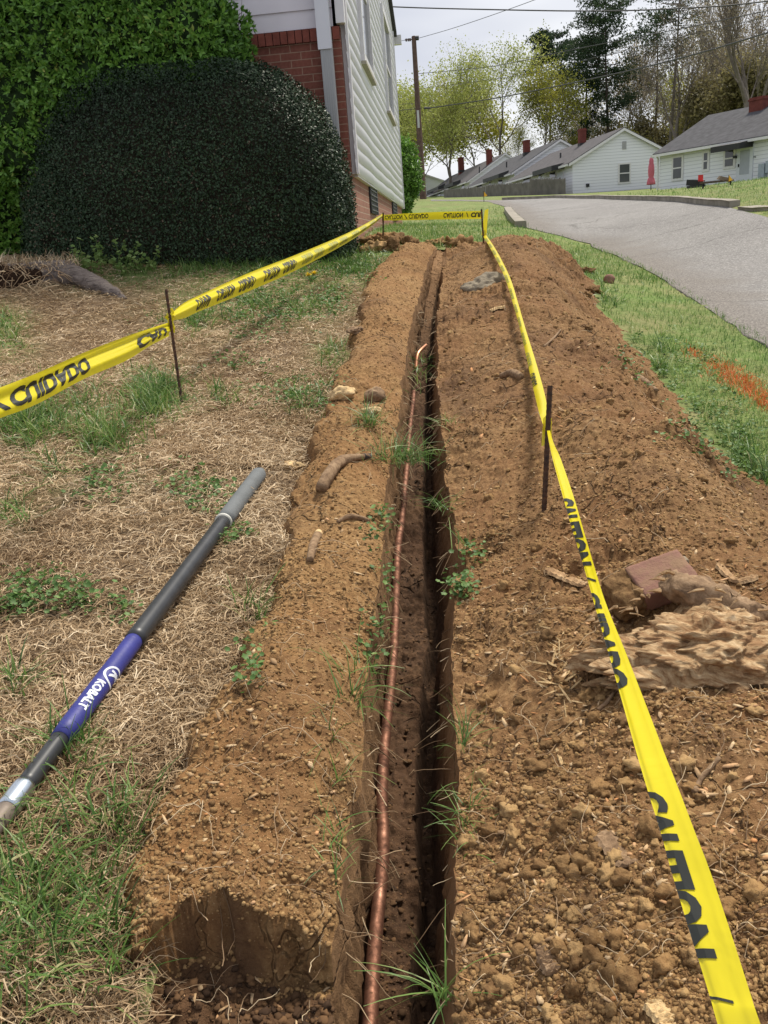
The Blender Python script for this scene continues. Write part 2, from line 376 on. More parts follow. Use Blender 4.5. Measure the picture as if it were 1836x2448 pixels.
# ---- road outline ----
ROADL=[(1030,480.5),(1100,480.5),(1167,482),(1217,498),(1240,520),(1259,546),(1300,556),(1338,564),(1411,584),(1484,618),(1560,656),(1636,702),(1690,741),(1771,790),(1835,831),(1960,905),(2300,1080)]
ROADR=[(1030,477.5),(1100,478),(1200,479),(1326,474),(1430,476),(1526,480),(1580,482),(1622,484),(1679,491),(1744,498),(1790,510),(1836,522),(1880,532),(1930,545),(1990,560),(2080,580),(2500,680)]
RL=np.array([hit(*p)[:2] for p in ROADL]);RR_=np.array([hit(*p)[:2] for p in ROADR])
def inpoly(x,y,P):
    r=np.zeros(x.shape,bool);n=len(P)
    for i in range(n):
        a=P[i];b=P[(i+1)%n];c=((a[1]>y)!=(b[1]>y))&(x<(b[0]-a[0])*(y-a[1])/(b[1]-a[1]+1e-12)+a[0]);r^=c
    return r
ROADP=np.concatenate([RL,RR_[::-1]])
# ---- lawn / terrain ----
vs=np.linspace(np.log(1.6),np.log(3+330.),620);ys=np.exp(vs)-3
ss=np.concatenate([np.linspace(-1.35,-.66,40),np.linspace(-.655,.655,420),np.linspace(.66,1.35,40)])
Yg=np.repeat(ys[:,None],len(ss),1);Xg=ss[None,:]*(Yg+3)
Zg=lawn_z(Xg,Yg)
_m=.06+.012*np.maximum(Yg,0)
inr=inpoly(Xg+_m,Yg,ROADP)&inpoly(Xg-_m,Yg,ROADP)&inpoly(Xg,Yg+2*_m,ROADP)&inpoly(Xg,Yg-2*_m,ROADP);Zg=np.where(inr,Zg-.08,Zg)
Fc=grid_faces(len(ys),len(ss));V=np.stack([Xg,Yg,Zg],2).reshape(-1,3)
cx=V[Fc].mean(1);kill=in_soil(cx[:,0],cx[:,1],.05)&(cx[:,1]<Y1-.12);Fc=Fc[~kill]
# how green: image-wide memory of where the grass lives
def blobs(px,py,B):
    r=0*px
    for cx_,cy_,rx,ry,w in B: r=np.maximum(r,w*np.exp(-((px-cx_)/rx)**2-((py-cy_)/ry)**2))
    return r
def pix(x,y,z):
    p=np.stack([x,y,z-H],-1);d=np.maximum(p@fw,.05);return W2+F*(p@RR)/d,H2-F*(p@UU)/d,d
GREEN=[(90,2200,330,330,1.),(330,2330,150,200,.9),(330,2000,120,130,.7),(60,1010,160,110,.9),(240,1040,110,90,.9),(370,955,110,80,1.),(10,800,70,70,.9),(470,760,90,50,.7),(600,720,120,55,.6),(740,745,110,50,.6),(800,850,60,40,.7),(560,650,420,45,1.),(830,635,150,60,1.),(600,720,200,50,.75),(150,1130,60,50,.4),(20,1240,70,40,.5),(720,960,100,60,.5),(160,1820,120,60,.5),(980,545,200,60,1.)]
def greenness(x,y,z=None):
    z=lawn_z(x,y) if z is None else z
    px,py,d=pix(x,y,z);g=blobs(px,py,GREEN)
    right=(x>xb_(np.clip(y,Y0,Y1))-.1)|(y>8.6)
    g=np.where(right,.85+.3*fbm2(x,y,1.1,3,91)-.55*np.exp(-((x-1.9)/.35)**2)*(y<7)*0,g)
    return np.clip(g+.10*fbm2(x,y,3,2,92),0,1)
gm=greenness(V[:,0],V[:,1],V[:,2])
t=NT('lawn_ground');c=t.co();n1=t.noise(3.,5,.6,c);n2=t.noise(70,5,.7,c);n3=t.noise(25,4,.7,c)
dead=t.ramp(n2,[(.3,(.05,.031,.019)),(.5,(.145,.096,.056)),(.72,(.37,.27,.17))])
grn=t.ramp(n3,[(.3,(.06,.10,.02)),(.5,(.13,.20,.05)),(.72,(.24,.29,.10))])
grn=t.mix(t.ramp(n1,[(.45,(0,0,0)),(.7,(1,1,1))]),grn,(.26,.26,.11))
col=t.mix(t.at('green'),dead,grn)
M_lawn=t.bsdf(col,.95,0,t.bump(n2,.01),.2)
o=mesh('lawn',V,Fc,M_lawn,smooth=True,attr={'green':gm});tag(o,'sloping lawn, dead straw on the left and green by the road',None,kind='structure')
# ---- road sheet ----
def resamp(P,n):
    P=np.asarray(P,float);s=np.concatenate([[0],np.cumsum(np.linalg.norm(np.diff(P,axis=0),axis=1))]);q=np.linspace(0,s[-1],n)
    return np.stack([np.interp(q,s,P[:,k]) for k in range(P.shape[1])],1)
def refine(P,m):
    out=[]
    for a,b in zip(P[:-1],P[1:]):
        for k in range(m): out.append(a+(b-a)*k/m)
    out.append(P[-1]);return np.array(out)
A_=refine(RL,8);B_=refine(RR_,8);k=np.linspace(0,1,60)**1.6
G=A_[:,None]*(1-k)[None,:,None]+B_[:,None]*k[None,:,None]
G[:,0,0]+=.08*fbm2(A_[:,0],A_[:,1],1.6,4,95)
Zr=base(G[...,0],G[...,1])+.012
G=np.concatenate([G[:,:1],G],1);Zr=np.concatenate([Zr[:,:1]-.07,Zr],1)
V=np.concatenate([G,Zr[...,None]],2).reshape(-1,3)
t=NT('asphalt');c=t.co();n1=t.noise(.7,4,.6,c);n2=t.noise(60,3,.8,c)
v=t.n('TexVoronoi',{'Vector':c,'Scale':70.},feature='F1').outputs['Color']
col=t.ramp(n1,[(.35,(.17,.162,.157)),(.65,(.25,.24,.232))])
col=t.mix(.45,col,t.ramp(t.n('SeparateColor',{0:v}).outputs[0],[(.0,(.10,.096,.092)),(.6,(.21,.203,.198)),(1.,(.50,.485,.47))]))
col=t.mix(t.math('MULTIPLY',t.at('edge'),.92),col,t.mix(t.ramp(n2,[(.4,(0,0,0)),(.6,(1,1,1))]),(.085,.075,.068),(.26,.235,.21)))
wv=t.n('VectorMath',{0:c,1:t.n('VectorMath',{0:t.n('TexNoise',{'Vector':c,'Scale':1.2,'Detail':5.}).outputs['Color'],'Scale':1.2},operation='SCALE').outputs[0]},operation='ADD').outputs[0]
ve=t.n('TexVoronoi',{'Vector':wv,'Scale':.32},feature='DISTANCE_TO_EDGE').outputs[0]
col=t.mix(t.math('MULTIPLY',t.ramp(ve,[(0,(1,1,1)),(.012,(0,0,0))]),.7),col,(.07,.065,.06))
col=t.mix(t.math('MULTIPLY',t.ramp(t.noise(.35,5,.65,c),[(.52,(0,0,0)),(.60,(1,1,1))]),.28),col,(.16,.15,.145))
M_road=t.bsdf(col,.9,0,t.bump(n2,.006),.3)
def segd(x,y,P):
    r=np.full(x.shape,1e9)
    for a,b in zip(P[:-1],P[1:]):
        d=b-a;t=np.clip(((x-a[0])*d[0]+(y-a[1])*d[1])/(d@d),0,1);r=np.minimum(r,np.hypot(x-a[0]-t*d[0],y-a[1]-t*d[1]))
    return r
ed=(1-sst(.12,.95,segd(G[...,0],G[...,1],RL)+.3*fbm2(G[...,0],G[...,1],2.2,3,96))).ravel()
o=mesh('road',V,grid_faces(len(A_),61),M_road,smooth=True,attr={'edge':ed});tag(o,None,None,kind='structure')
# ---- kerbs ----
M_conc=plain('weathered_concrete',(.27,.245,.205),.9,0,.35,3.,.3,.004)
def kerb(name,P,w,h,label):
    P=refine(P,4);T=np.gradient(P,axis=0);T/=np.linalg.norm(T,axis=1)[:,None];N=np.stack([-T[:,1],T[:,0]],1)
    z=base(P[:,0],P[:,1]);rows=[]
    for off,dz in ((0,-.1),(0,h-.02),(.02,h),(w,h),(w,-.1)):
        q=P+N*off;rows.append(np.column_stack([q,z+dz+.01*fbm2(q[:,0],q[:,1],2.,2,5)]))
    V=np.stack(rows,1).reshape(-1,3);n=len(P);Fc=[tuple(f) for f in grid_faces(n,5)]+[tuple(range(5)),tuple((n-1)*5+j for j in range(5))[::-1]]
    o=mesh(name,V,Fc,M_conc);return tag(o,label,'kerb')
kerb('kerb',RR_[2:10][::-1],-.16,.115,'long curved weathered concrete kerb along the far side of the road')
q0=hit(1259,546)[:2];q1=hit(1222,505)[:2]
kerb('kerb',np.array([q0,q1]),.20,.13,'short pale concrete kerb stub ending in the green grass left of the road')
q0=hit(1764,503)[:2];q1=hit(1800,506)[:2];q2=hit(1900,503)[:2]
kerb('kerb',np.array([q0,q1,q2])[::-1],-.3,.05,'flat concrete gutter slab at the right end of the curved kerb')
# ================= scattered ground cover ======================================
def ribbons(P,az,L,w,phi0,bend,K=4,twist=None,roll=None,jit=0.):
    """blades: P base points, phi0 angle from vertical, bend added along; returns V,F"""
    n=len(P);t=np.linspace(0,1,K+1);ds=L/K
    phi=phi0[:,None]+bend[:,None]*t[None,:]
    A=az[:,None]+np.zeros(K+1)
    if twist is not None:A=A+np.cumsum(rng.normal(0,1,(n,K+1))*twist,1)
    dh=np.sin(phi)*ds[:,None];dz=np.cos(phi)*ds[:,None]
    dx=dh*np.cos(A);dy=dh*np.sin(A)
    c=np.zeros((n,K+1,3));c[:,1:,0]=np.cumsum(dx[:,:-1],1);c[:,1:,1]=np.cumsum(dy[:,:-1],1);c[:,1:,2]=np.cumsum(dz[:,:-1],1)
    c+=P[:,None,:]
    W=w[:,None]*np.clip((1.02-t[None,:]),.06,1)**.55*.5
    sx,sy=-np.sin(A),np.cos(A);rl=(rng.normal(0,.5,n) if roll is None else roll)[:,None]
    S=np.stack([sx*np.cos(rl),sy*np.cos(rl),np.sin(rl)+0*A],2)*W[...,None]
    V=np.stack([c-S,c+S],2).reshape(n,(K+1)*2,3)
    b=np.arange(K)*2;f=np.stack([b,b+1,b+3,b+2],1)
    Fc=(f[None]+(np.arange(n)*(K+1)*2)[:,None,None]).reshape(-1,4)
    return V.reshape(-1,3),Fc,(K+1)*2
def fibres(P,L,w,K=5,h=.015,wob=.55):
    """curled dead stems lying on the ground"""
    n=len(P);t=np.linspace(0,1,K+1);A=rng.uniform(0,2*np.pi,n)[:,None]+np.cumsum(rng.normal(0,wob,(n,K+1)),1)
    ds=(L/K)[:,None];c=np.zeros((n,K+1,3));c[:,1:,0]=np.cumsum(np.cos(A)*ds,1)[:,:-1];c[:,1:,1]=np.cumsum(np.sin(A)*ds,1)[:,:-1]
    hz=rng.uniform(.1,1,n)[:,None]*h*np.sin(np.pi*t*rng.uniform(.6,1.4,n)[:,None])+rng.normal(0,.1,(n,K+1))*h
    c+=P[:,None,:];c[:,:,2]+=np.abs(hz)+.0015+rng.uniform(0,1,n)[:,None]**2*h*.8
    W=w[:,None]*np.clip(1.25-t[None,:],.3,1)*.5;ti=rng.uniform(-1.2,1.2,n)[:,None]
    S=np.stack([-np.sin(A)*np.cos(ti),np.cos(A)*np.cos(ti),np.sin(ti)+0*A],2)*W[...,None]
    V=np.stack([c-S,c+S],2).reshape(n,(K+1)*2,3);b=np.arange(K)*2;f=np.stack([b,b+1,b+3,b+2],1)
    Fc=(f[None]+(np.arange(n)*(K+1)*2)[:,None,None]).reshape(-1,4)
    return V.reshape(-1,3),Fc,(K+1)*2
def sample(n,px0,px1,py0,py1,bias=1.):
    """ground points spread evenly over a patch of the view"""
    c=np.array([hit(a,b) if hit(a,b) is not None else PD(a,b,30) for a in (px0,px1) for b in (py0,py1)])
    u=rng.random(n*3);v=rng.random(n*3)
    y0,y1=max(c[:,1].min(),-.1),c[:,1].max()
    lo,hi=1/(y1+.4),1/(y0+.4);Y=1/(lo+(hi-lo)*u)-.4
    s=(c[:,0]/(c[:,1]+.55));X=(s.min()-.03+(s.max()-s.min()+.06)*v)*(Y+.55)
    px,py,d=pix(X,Y,base(X,Y));k=(px>px0-70)&(px<px1+70)&(py>py0-25)&(py<py1+140)
    X,Y=X[k][:n],Y[k][:n];return X,Y
def v_at(r,k): return np.repeat(r,k)
M_dead=(lambda t:t.leaf(t.ramp(t.at('rnd'),[(0,(.12,.07,.035)),(.3,(.33,.225,.125)),(.7,(.54,.41,.26)),(1,(.74,.61,.43))]),.15,.7,.2))(NT('dead_stems'))
M_blade=(lambda t:t.leaf(t.ramp(t.at('rnd'),[(0,(.035,.085,.018)),(.35,(.075,.16,.03)),(.7,(.15,.26,.06)),(.9,(.26,.34,.10)),(1,(.42,.40,.20))]),.35,.45,.4))(NT('grass_blades'))
# dead, curled grass on the left
X,Y=sample(120000,-60,1000,560,2448);X2,Y2=sample(45000,-60,950,600,1150);X=np.concatenate([X,X2]);Y=np.concatenate([Y,Y2])
g=greenness(X,Y);px,py,d=pix(X,Y,lawn_z(X,Y))
keep=(X<xa_(Y)+.02)&(rng.random(len(X))>g*.35)&(Y<8.6)
X,Y,g,d=X[keep],Y[keep],g[keep],d[keep]
bare=fbm2(X,Y,2.2,2,102);px_,py_,_=pix(X,Y,lawn_z(X,Y));k=rng.random(len(X))<np.clip(1.15+bare*1.5,.45,1)*(1-.75*np.exp(-((px_-540)/70)**2-((py_-1660)/130)**2));X,Y,d=X[k],Y[k],d[k]
n=len(X);Pp=np.column_stack([X,Y,lawn_z(X,Y)])
V,Fc,q=fibres(Pp,rng.uniform(.025,.085,n)*(1+.05*d),rng.uniform(.0014,.0032,n)*(.75+.22*d),5,.02,.5)
r=np.clip(rng.normal(.5,.22,n)+.25*fbm2(X,Y,4,2,103),0,1)
o=mesh('dead_grass',V,Fc,M_dead,attr={'rnd':v_at(r,q)});tag(o,'dry curled straw coloured dead grass matted over the left lawn',None,kind='stuff')
# short green lawn
def blades(X,Y,Lr,wr,phi,bend,K=3,name='grass',mt=M_blade,rm=.45,zf=lawn_z,rs=.2,label=None):
    n=len(X);P=np.column_stack([X,Y,zf(X,Y)-.004])
    V,Fc,q=ribbons(P,rng.uniform(0,2*np.pi,n),rng.uniform(*Lr,n) if not isinstance(Lr,np.ndarray) else Lr,wr,rng.uniform(*phi,n),rng.uniform(*bend,n),K)
    r=np.clip(rng.normal(rm,rs,n)+.22*fbm2(X,Y,2.,2,104),0,1)
    o=mesh(name,V,Fc,mt,attr={'rnd':v_at(r,q)});return o
Xs=[];Ys=[]
for a in [(64000,1100,2300,540,1250),(30000,-50,1000,540,760),(15000,-50,1000,700,1300),(30000,850,1900,430,600)]:
    x,y=sample(*a);g=greenness(x,y);k=(rng.random(len(x))<np.clip(g*1.3-.12,0,1))&~in_soil(x,y,-.01)&~inpoly(x-.07,y,ROADP)&(y<32);Xs.append(x[k]);Ys.append(y[k])
X=np.concatenate(Xs);Y=np.concatenate(Ys);d=pix(X,Y,base(X,Y))[2]
o=blades(X,Y,rng.uniform(.018,.05,len(X))*(1+.04*d),rng.uniform(.0014,.0028,len(X))*(.8+.22*d),(.1,.9),(.1,.9),2,rm=.62);tag(o,'short green grass growing over the lawn and verge',None,kind='stuff')
# long loose blades bottom left and in the clumps
CL=[(90,2200,230,260,1300),(330,2330,110,150,380),(330,2000,90,80,200),(60,1010,110,60,1500),(245,1050,60,45,700),(370,960,70,60,1500),(180,960,90,50,300),(10,800,45,50,380),(470,765,60,34,380),(620,725,90,40,320),(740,745,70,40,200),(800,855,26,26,100),(150,1130,35,30,70),(30,1240,60,26,90),(720,960,60,50,160),(540,960,45,30,120),(170,1820,70,60,170),(310,640,60,18,200),(480,645,120,22,900),(660,640,110,24,1100),(830,635,120,34,1500),(1055,640,14,14,90),(1050,600,20,14,120),(1150,1690,40,40,0),(1690,1110,90,50,600),(1790,1150,60,60,400),(1560,870,80,60,300),(1440,720,50,40,200),(620,1480,40,40,60),(40,1640,40,60,60)]
Xs=[];Ys=[];
for cx_,cy_,rx,ry,n in CL:
    for k in range(n//6+1):
        a=rng.normal(0,.5,2);c=hit(cx_+a[0]*rx,min(cy_+a[1]*ry,2500))
        if c is None: continue
        dd=max(depth(c),1.);m=6;Xs.append(c[0]+rng.normal(0,.008*dd**.5,m));Ys.append(c[1]+rng.normal(0,.008*dd**.5,m))
X=np.concatenate(Xs);Y=np.concatenate(Ys);k=~in_soil(X,Y,.0);X,Y=X[k],Y[k];d=pix(X,Y,base(X,Y))[2]
L=rng.uniform(.05,.15,len(X))*np.where(d<2.2,.85,1.)
o=blades(X,Y,L,rng.uniform(.0028,.0062,len(X))*(.8+.12*d),(.1,1.1),(.3,1.4),5,'long_grass',rm=.52,rs=.26);tag(o,'long loose blades of green grass in ragged patches on the left lawn',None,kind='stuff')
# broad-leaved weeds: clusters of small lobed leaves
M_weed=(lambda t:t.leaf(t.ramp(t.at('rnd'),[(0,(.04,.085,.02)),(.5,(.09,.18,.042)),(1,(.20,.31,.09))]),.3,.55,.35))(NT('weed_leaves'))
def leaflets(P,N,s,lobes=5):
    """round scalloped leaves: fan of 2*lobes rim points"""
    n=len(P);k=lobes*2;a=np.arange(k)*2*np.pi/k;rad=np.where(np.arange(k)%2==0,1.,.72)
    N=N/np.linalg.norm(N,axis=1)[:,None];U_=np.cross(N,[.3,.2,1.]);U_/=np.linalg.norm(U_,axis=1)[:,None]+1e-9;W_=np.cross(N,U_)
    rim=P[:,None]+s[:,None,None]*(rad*np.cos(a))[None,:,None]*U_[:,None]+s[:,None,None]*(rad*np.sin(a))[None,:,None]*W_[:,None]+N[:,None]*s[:,None,None]*.25
    V=np.concatenate([P[:,None],rim],1);i=np.arange(k);f=np.stack([0*i,i+1,(i+1)%k+1],1)
    Fc=(f[None]+(np.arange(n)*(k+1))[:,None,None]).reshape(-1,3);return V.reshape(-1,3),Fc,k+1
def weedpatch(B,name,label,cat=None,kind=None,zf=top,ls=(.0045,.0095),hh=.045):
    Ps=[];stems=[]
    for cx_,cy_,rx,ry,n in B:
        for _ in range(n):
            a=np.clip(rng.normal(0,.55,2),-1.3,1.3);c=hit(cx_+a[0]*rx,cy_+a[1]*ry,zf)
            if c is None: continue
            for j in range(rng.integers(5,10)):
                p=c+np.array([rng.normal(0,.022),rng.normal(0,.022),rng.uniform(.004,hh)]);Ps.append(p)
    P=np.array(Ps);n=len(P);Nn=rng.normal(0,.5,(n,3));Nn[:,2]=1
    d=np.maximum(pix(P[:,0],P[:,1],P[:,2])[2],1)
    V,Fc,q=leaflets(P,Nn,rng.uniform(*ls,n)*(.8+.1*d));r=np.clip(rng.normal(.5,.22,n),0,1)
    o=mesh(name,V,Fc,M_weed,attr={'rnd':v_at(r,q)});return tag(o,label,cat,kind=kind)
weedpatch([(120,1430,150,45,75),(40,1460,70,30,25)],'weed_patch','low patch of lobed green weeds at the left edge above the blue gripped pole','weed')
weedpatch([(255,1160,60,40,34)],'weed_patch','loose clump of small leaved weeds on the dead lawn left of the pole tip','weed')
weedpatch([(480,1180,70,50,50)],'weed_patch','green weeds beside the grey end of the pole','weed')
weedpatch([(560,1290,45,20,16)],'weed_patch','few small weeds touching the pole just below its white ring','weed')
weedpatch([(300,1475,22,22,9)],'weed_patch','tiny weed in the dead grass right above the blue grip','weed')
weedpatch([(690,950,110,40,60),(640,740,130,55,200),(780,720,60,40,80),(850,650,60,25,60),(560,870,80,30,20),(600,790,60,40,20),(350,800,40,30,12)],'clover_weeds','small leaved weeds spread thinly through the middle of the dead lawn',None,'stuff')
weedpatch([(1600,870,120,60,60),(1700,1000,90,80,70),(1780,1090,60,60,50)],'clover_weeds','small leaved weeds mixed into the verge grass',None,'stuff')
weedpatch([(913,1250,20,45,15)],'weed_patch','bright green weeds on the left trench lip below the grass tuft','weed')
weedpatch([(910,1390,20,28,8),(895,1520,18,50,9),(880,1575,10,10,4)],'weed_patch','sparse green weeds lower down the left trench lip','weed')
weedpatch([(1108,1420,18,24,16)],'weed_patch','round green weed on the right trench lip under the notch','weed')
weedpatch([(1130,1340,10,28,9)],'weed_patch','thin weed hanging in the notch of the right trench lip','weed')
weedpatch([(600,1600,20,60,9)],'weed_patch','green weeds at the outer foot of the left soil bank','weed')
# tall pale weeds by the stump
st=[];Ps=[]
for i in range(40):
    c=hit(rng.uniform(165,370),rng.uniform(640,662));hh=rng.uniform(.08,.34) if i<26 else rng.uniform(.05,.16)
    if c is None: continue
    pxx=pix(*c)[0];hh*=1.05-.55*abs(pxx-260)/120
    le=rng.normal(0,.05,2);pts=np.array([c,c+[le[0]*.4,le[1]*.4,hh*.55],c+[le[0],le[1],hh]]);st.append((pts,np.array([.003,.0025,.002])))
    for k in range(9):
        f=rng.uniform(.35,1.) if k>2 else 1.;Ps.append(c+np.array([le[0]*f,le[1]*f,hh*f])+rng.normal(0,.014,3))
P=np.array(Ps);Nn=rng.normal(0,.6,(len(P),3));Nn[:,2]=1.
t=NT('pale_weed_leaves');M_pw=t.leaf(t.ramp(t.at('rnd'),[(0,(.12,.22,.05)),(1,(.34,.44,.16))]),.4,.5,.3)
w=empty('weed',hit(260,655));V,Fc,q=leaflets(P,Nn,rng.uniform(.014,.026,len(P)));
ob=tag(w,'pale green weeds standing tall between the stump and the dark bush','weed')
mesh('leaves',V,Fc,M_pw,w,attr={'rnd':v_at(rng.random(len(P)),q)})
V,Fc=tubes_np(st,4);mesh('stems',V,Fc,M_pw,w,attr={'rnd':np.full(len(V),.3)})
# tufts on the trench lips: each a thing
TUFT=[((880,1010),(22,14),110,.17,'big tuft of grass lying across the trench above the pipe'),
((955,1095),(62,16),240,.19,'matted grass bridge hanging over the pipe in the trench'),
((1070,1010),(25,14),40,.11,'dark grass tuft on the right trench lip level with the stake'),
((1055,1210),(22,12),34,.12,'pale bent grass tuft on the right trench lip below the grass bridge'),
((1120,1310),(25,12),14,.15,'few long blades over the notch in the right trench lip'),
((865,1600),(40,20),36,.14,'grass tuft leaning over the left trench lip beside the pipe'),
((850,1670),(35,22),44,.14,'thick grass tuft half way down the left trench lip'),
((790,1760),(16,14),12,.12,'few thin blades lying on the left soil bank'),
((805,1850),(25,30),16,.12,'sparse blades near the broken crust of the left lip'),
((1110,1760),(16,50),44,.10,'long ragged row of grass down the right trench lip'),
((1118,1960),(20,70),60,.09,'lowest ragged row of grass on the right trench lip'),
((1065,2370),(25,25),26,.15,'bright grass tuft at the bottom of the right trench wall'),
((800,2010),(30,50),30,.09,'matted blades under the left lip near the bottom'),
((800,2120),(30,30),20,.08,'short blades beside the end of the left soil bank'),
((1000,900),(22,30),36,.12,'grass tuft on the left trench lip above the pipe end'),
((800,855),(20,10),40,.13,'upright grass tuft at the upper foot of the left bank'),
((1010,860),(14,10),16,.10,'dry grass hanging at the pipe bend')]
for (cx_,cy_),(rx,ry),n,Lm,lab in TUFT:
    Ps=[]
    for _ in range(n):
        a=rng.normal(0,.55,2);c=hit(cx_+a[0]*rx,min(cy_+a[1]*ry,2440),lambda x,y:base(x,y)+np.maximum(soil_h(x,y),-.02));Ps.append(c)
    P=np.array(Ps);P[:,2]-=.01;z0=P.mean(0);n=len(P);d=depth(z0)
    V,Fc,q=ribbons(P,rng.uniform(0,2*np.pi,n),rng.uniform(.4,1.1,n)*Lm,rng.uniform(.0018,.0036,n)*(.8+.12*d),rng.uniform(.3,1.3,n),rng.uniform(.3,1.4,n),5)
    r=np.clip(rng.normal(.5,.27,n),0,1);o=mesh('grass_tuft',V,Fc,M_blade,attr={'rnd':v_at(r,q)});tag(o,lab,'grass tuft')
# roadside orange marking paint on the grass
x,y=[],[]
for cx_,cy_,rx,ry,n in [(1735,895,45,26,700),(1790,930,45,26,700),(1660,845,26,14,160),(1830,965,22,16,240)]:
    for k in range(n):
        a=rng.normal(0,.6,2);c=hit(cx_+a[0]*rx,cy_+a[1]*ry+a[0]*ry*.6)
        if c is not None: x.append(c[0]);y.append(c[1])
x=np.array(x);y=np.array(y)
M_or=(lambda t:t.leaf(t.ramp(t.at('rnd'),[(0,(.45,.10,.02)),(.6,(.72,.17,.05)),(1,(.50,.33,.08))]),.2,.6,.3))(NT('marking_paint'))
o=blades(x,y,rng.uniform(.02,.05,len(x)),rng.uniform(.003,.006,len(x)),(.2,1.2),(.1,.8),2,'painted_grass',M_or,.5);tag(o,'short grass sprayed with orange marking paint beside the road',None,kind='stuff')
# ================= clods, chips, roots on the soil ==============================
def ico(sub):
    bm=bmesh.new();bmesh.ops.create_icosphere(bm,subdivisions=sub,radius=1);bm.verts.ensure_lookup_table()
    V=np.array([v.co[:] for v in bm.verts]);Fc=np.array([[v.index for v in f.verts] for f in bm.faces]);bm.free();return V,Fc
ICO={1:ico(1),2:ico(2),3:ico(3),4:ico(4),5:ico(5)}
def rocks(P,s,sub,amp=.35,fr=1.4,flat=.75,name='x',mt=None,**kw):
    V0,F0=ICO[sub];n=len(P);m=len(V0)
    sc=s[:,None]*np.column_stack([rng.uniform(.8,1.3,n),rng.uniform(.8,1.3,n),rng.uniform(.55,1.,n)*flat/.75])
    a=rng.uniform(0,2*np.pi,n);V=V0[None]*np.ones((n,1,1));off=rng.uniform(0,90,(n,1,3));q=(V*fr+off).reshape(-1,3)
    nz=fbm3(q,1.,5 if sub>3 else 3,9,.6).reshape(n,m,1);V=V*(1+amp*nz*1.8)*sc[:,None]
    c,sn=np.cos(a)[:,None],np.sin(a)[:,None];x=V[...,0]*c-V[...,1]*sn;y=V[...,0]*sn+V[...,1]*c;V=np.stack([x,y,V[...,2]],2)+P[:,None]
    Fc=(F0[None]+(np.arange(n)*m)[:,None,None]).reshape(-1,3)
    return mesh(name,V.reshape(-1,3),Fc,mt,smooth=sub>1,attr={'rnd':v_at(rng.random(n),m)},**kw)
t=NT('soil_clods');c=t.co();n2=t.noise(90,4,.7,c)
col=t.ramp(t.at('rnd'),[(0,(.10,.052,.023)),(.5,(.245,.138,.058)),(1,(.43,.28,.13))])
M_clod=t.bsdf(t.mix(.35,col,t.ramp(n2,[(.35,(.12,.064,.026)),(.65,(.43,.275,.12))])),.95,0,t.bump(t.noise(350,3,.6,c),.002),.2)
def on_soil(n,px0,px1,py0,py1,m=.01):
    x,y=sample(n,px0,px1,py0,py1);k=in_soil(x,y,m)&~((x>xL_(y)-.004)&(x<xR_(y)+.004)&(y<8.6));return x[k],y[k]
x,y=on_soil(115000,300,2350,560,2600);
_x=rng.uniform(-.75,-.2,26000);_y=rng.uniform(.75,1.35,26000);_k=in_soil(_x,_y,.0)&(_x<xL_(_y))&(_y<np.interp(_x,_yex,_yey)-.015)&(rng.random(26000)<.3);k=(x>xL_(y))|(y>np.interp(x,_yex,_yey)-.02);x,y=x[k],y[k];dark_x,dark_y=_x[_k],_y[_k]
d=pix(x,y,base(x,y))[2]
wr=np.where(x>xR_(y),np.clip(.7+1.3*fbm2(x,y,2.5,2,111),.12,1),np.clip(.9+.8*fbm2(x,y,2.5,2,111),.5,1));k=rng.random(len(x))<wr;x,y,d=x[k],y[k],d[k]
s=.0009+.0042*rng.random(len(x))**3.5+.0005*d
rocks(np.column_stack([x,y,surf(x,y)+s*.05]),s,1,.62,1.9,.8,'soil_crumbs',M_clod);tag(bpy.data.objects['soil_crumbs'],'fine crumbs of dry soil strewn over the banks',None,kind='stuff')
x,y=on_soil(4300,700,1950,600,2600);d=pix(x,y,base(x,y))[2]
px,py,_=pix(x,y,base(x,y));dens=blobs(px,py,[(1350,2100,330,330,1.),(1250,1700,200,250,.45),(1450,2400,300,150,1.),(1650,1150,120,160,.7),(1450,800,560,420,.95),(1600,1300,200,200,.3)])
k=(rng.random(len(x))<dens*1.1+.06)&(x>xR_(y)+.01);x,y,d=x[k],y[k],d[k]
s=.0028+.0125*rng.random(len(x))**3.8+.0006*d
rocks(np.column_stack([x,y,surf(x,y)+s*.12]),s,3,.55,2.0,.85,'soil_clods',M_clod);tag(bpy.data.objects['soil_clods'],'loose rounded clods of brown soil on the right bank',None,kind='stuff')
# dark dig-out at the far end: big sods
P=[];S=[]
for pxx,pyy,s in [(1050,566,.07),(1075,560,.09),(1100,556,.10),(1125,560,.08),(1150,575,.09),(1175,572,.08),(1205,580,.07),(1235,586,.06),(1265,594,.05),(1085,580,.09),(1120,590,.08),(880,580,.08),(905,566,.10),(930,560,.09),(955,572,.10),(980,584,.08),(900,590,.09),(940,590,.10),(870,592,.06),(1300,602,.05),(1340,615,.05),(1380,625,.05),(1420,690,.05),(1400,715,.04),(1210,566,.05),(1030,574,.06)]:
    c=hit(pxx,pyy+10) 
    c=np.array([c[0],min(c[1],9.6),0.]);c[2]=float(top(c[0],c[1]));P.append(c);S.append(s)
rocks(np.array(P)+[0,0,.015],np.array(S),4,.75,1.9,.8,'dirt_sods',M_clod);tag(bpy.data.objects['dirt_sods'],'rough broken sods of brown dirt heaped round the far end of the trench',None,kind='stuff')
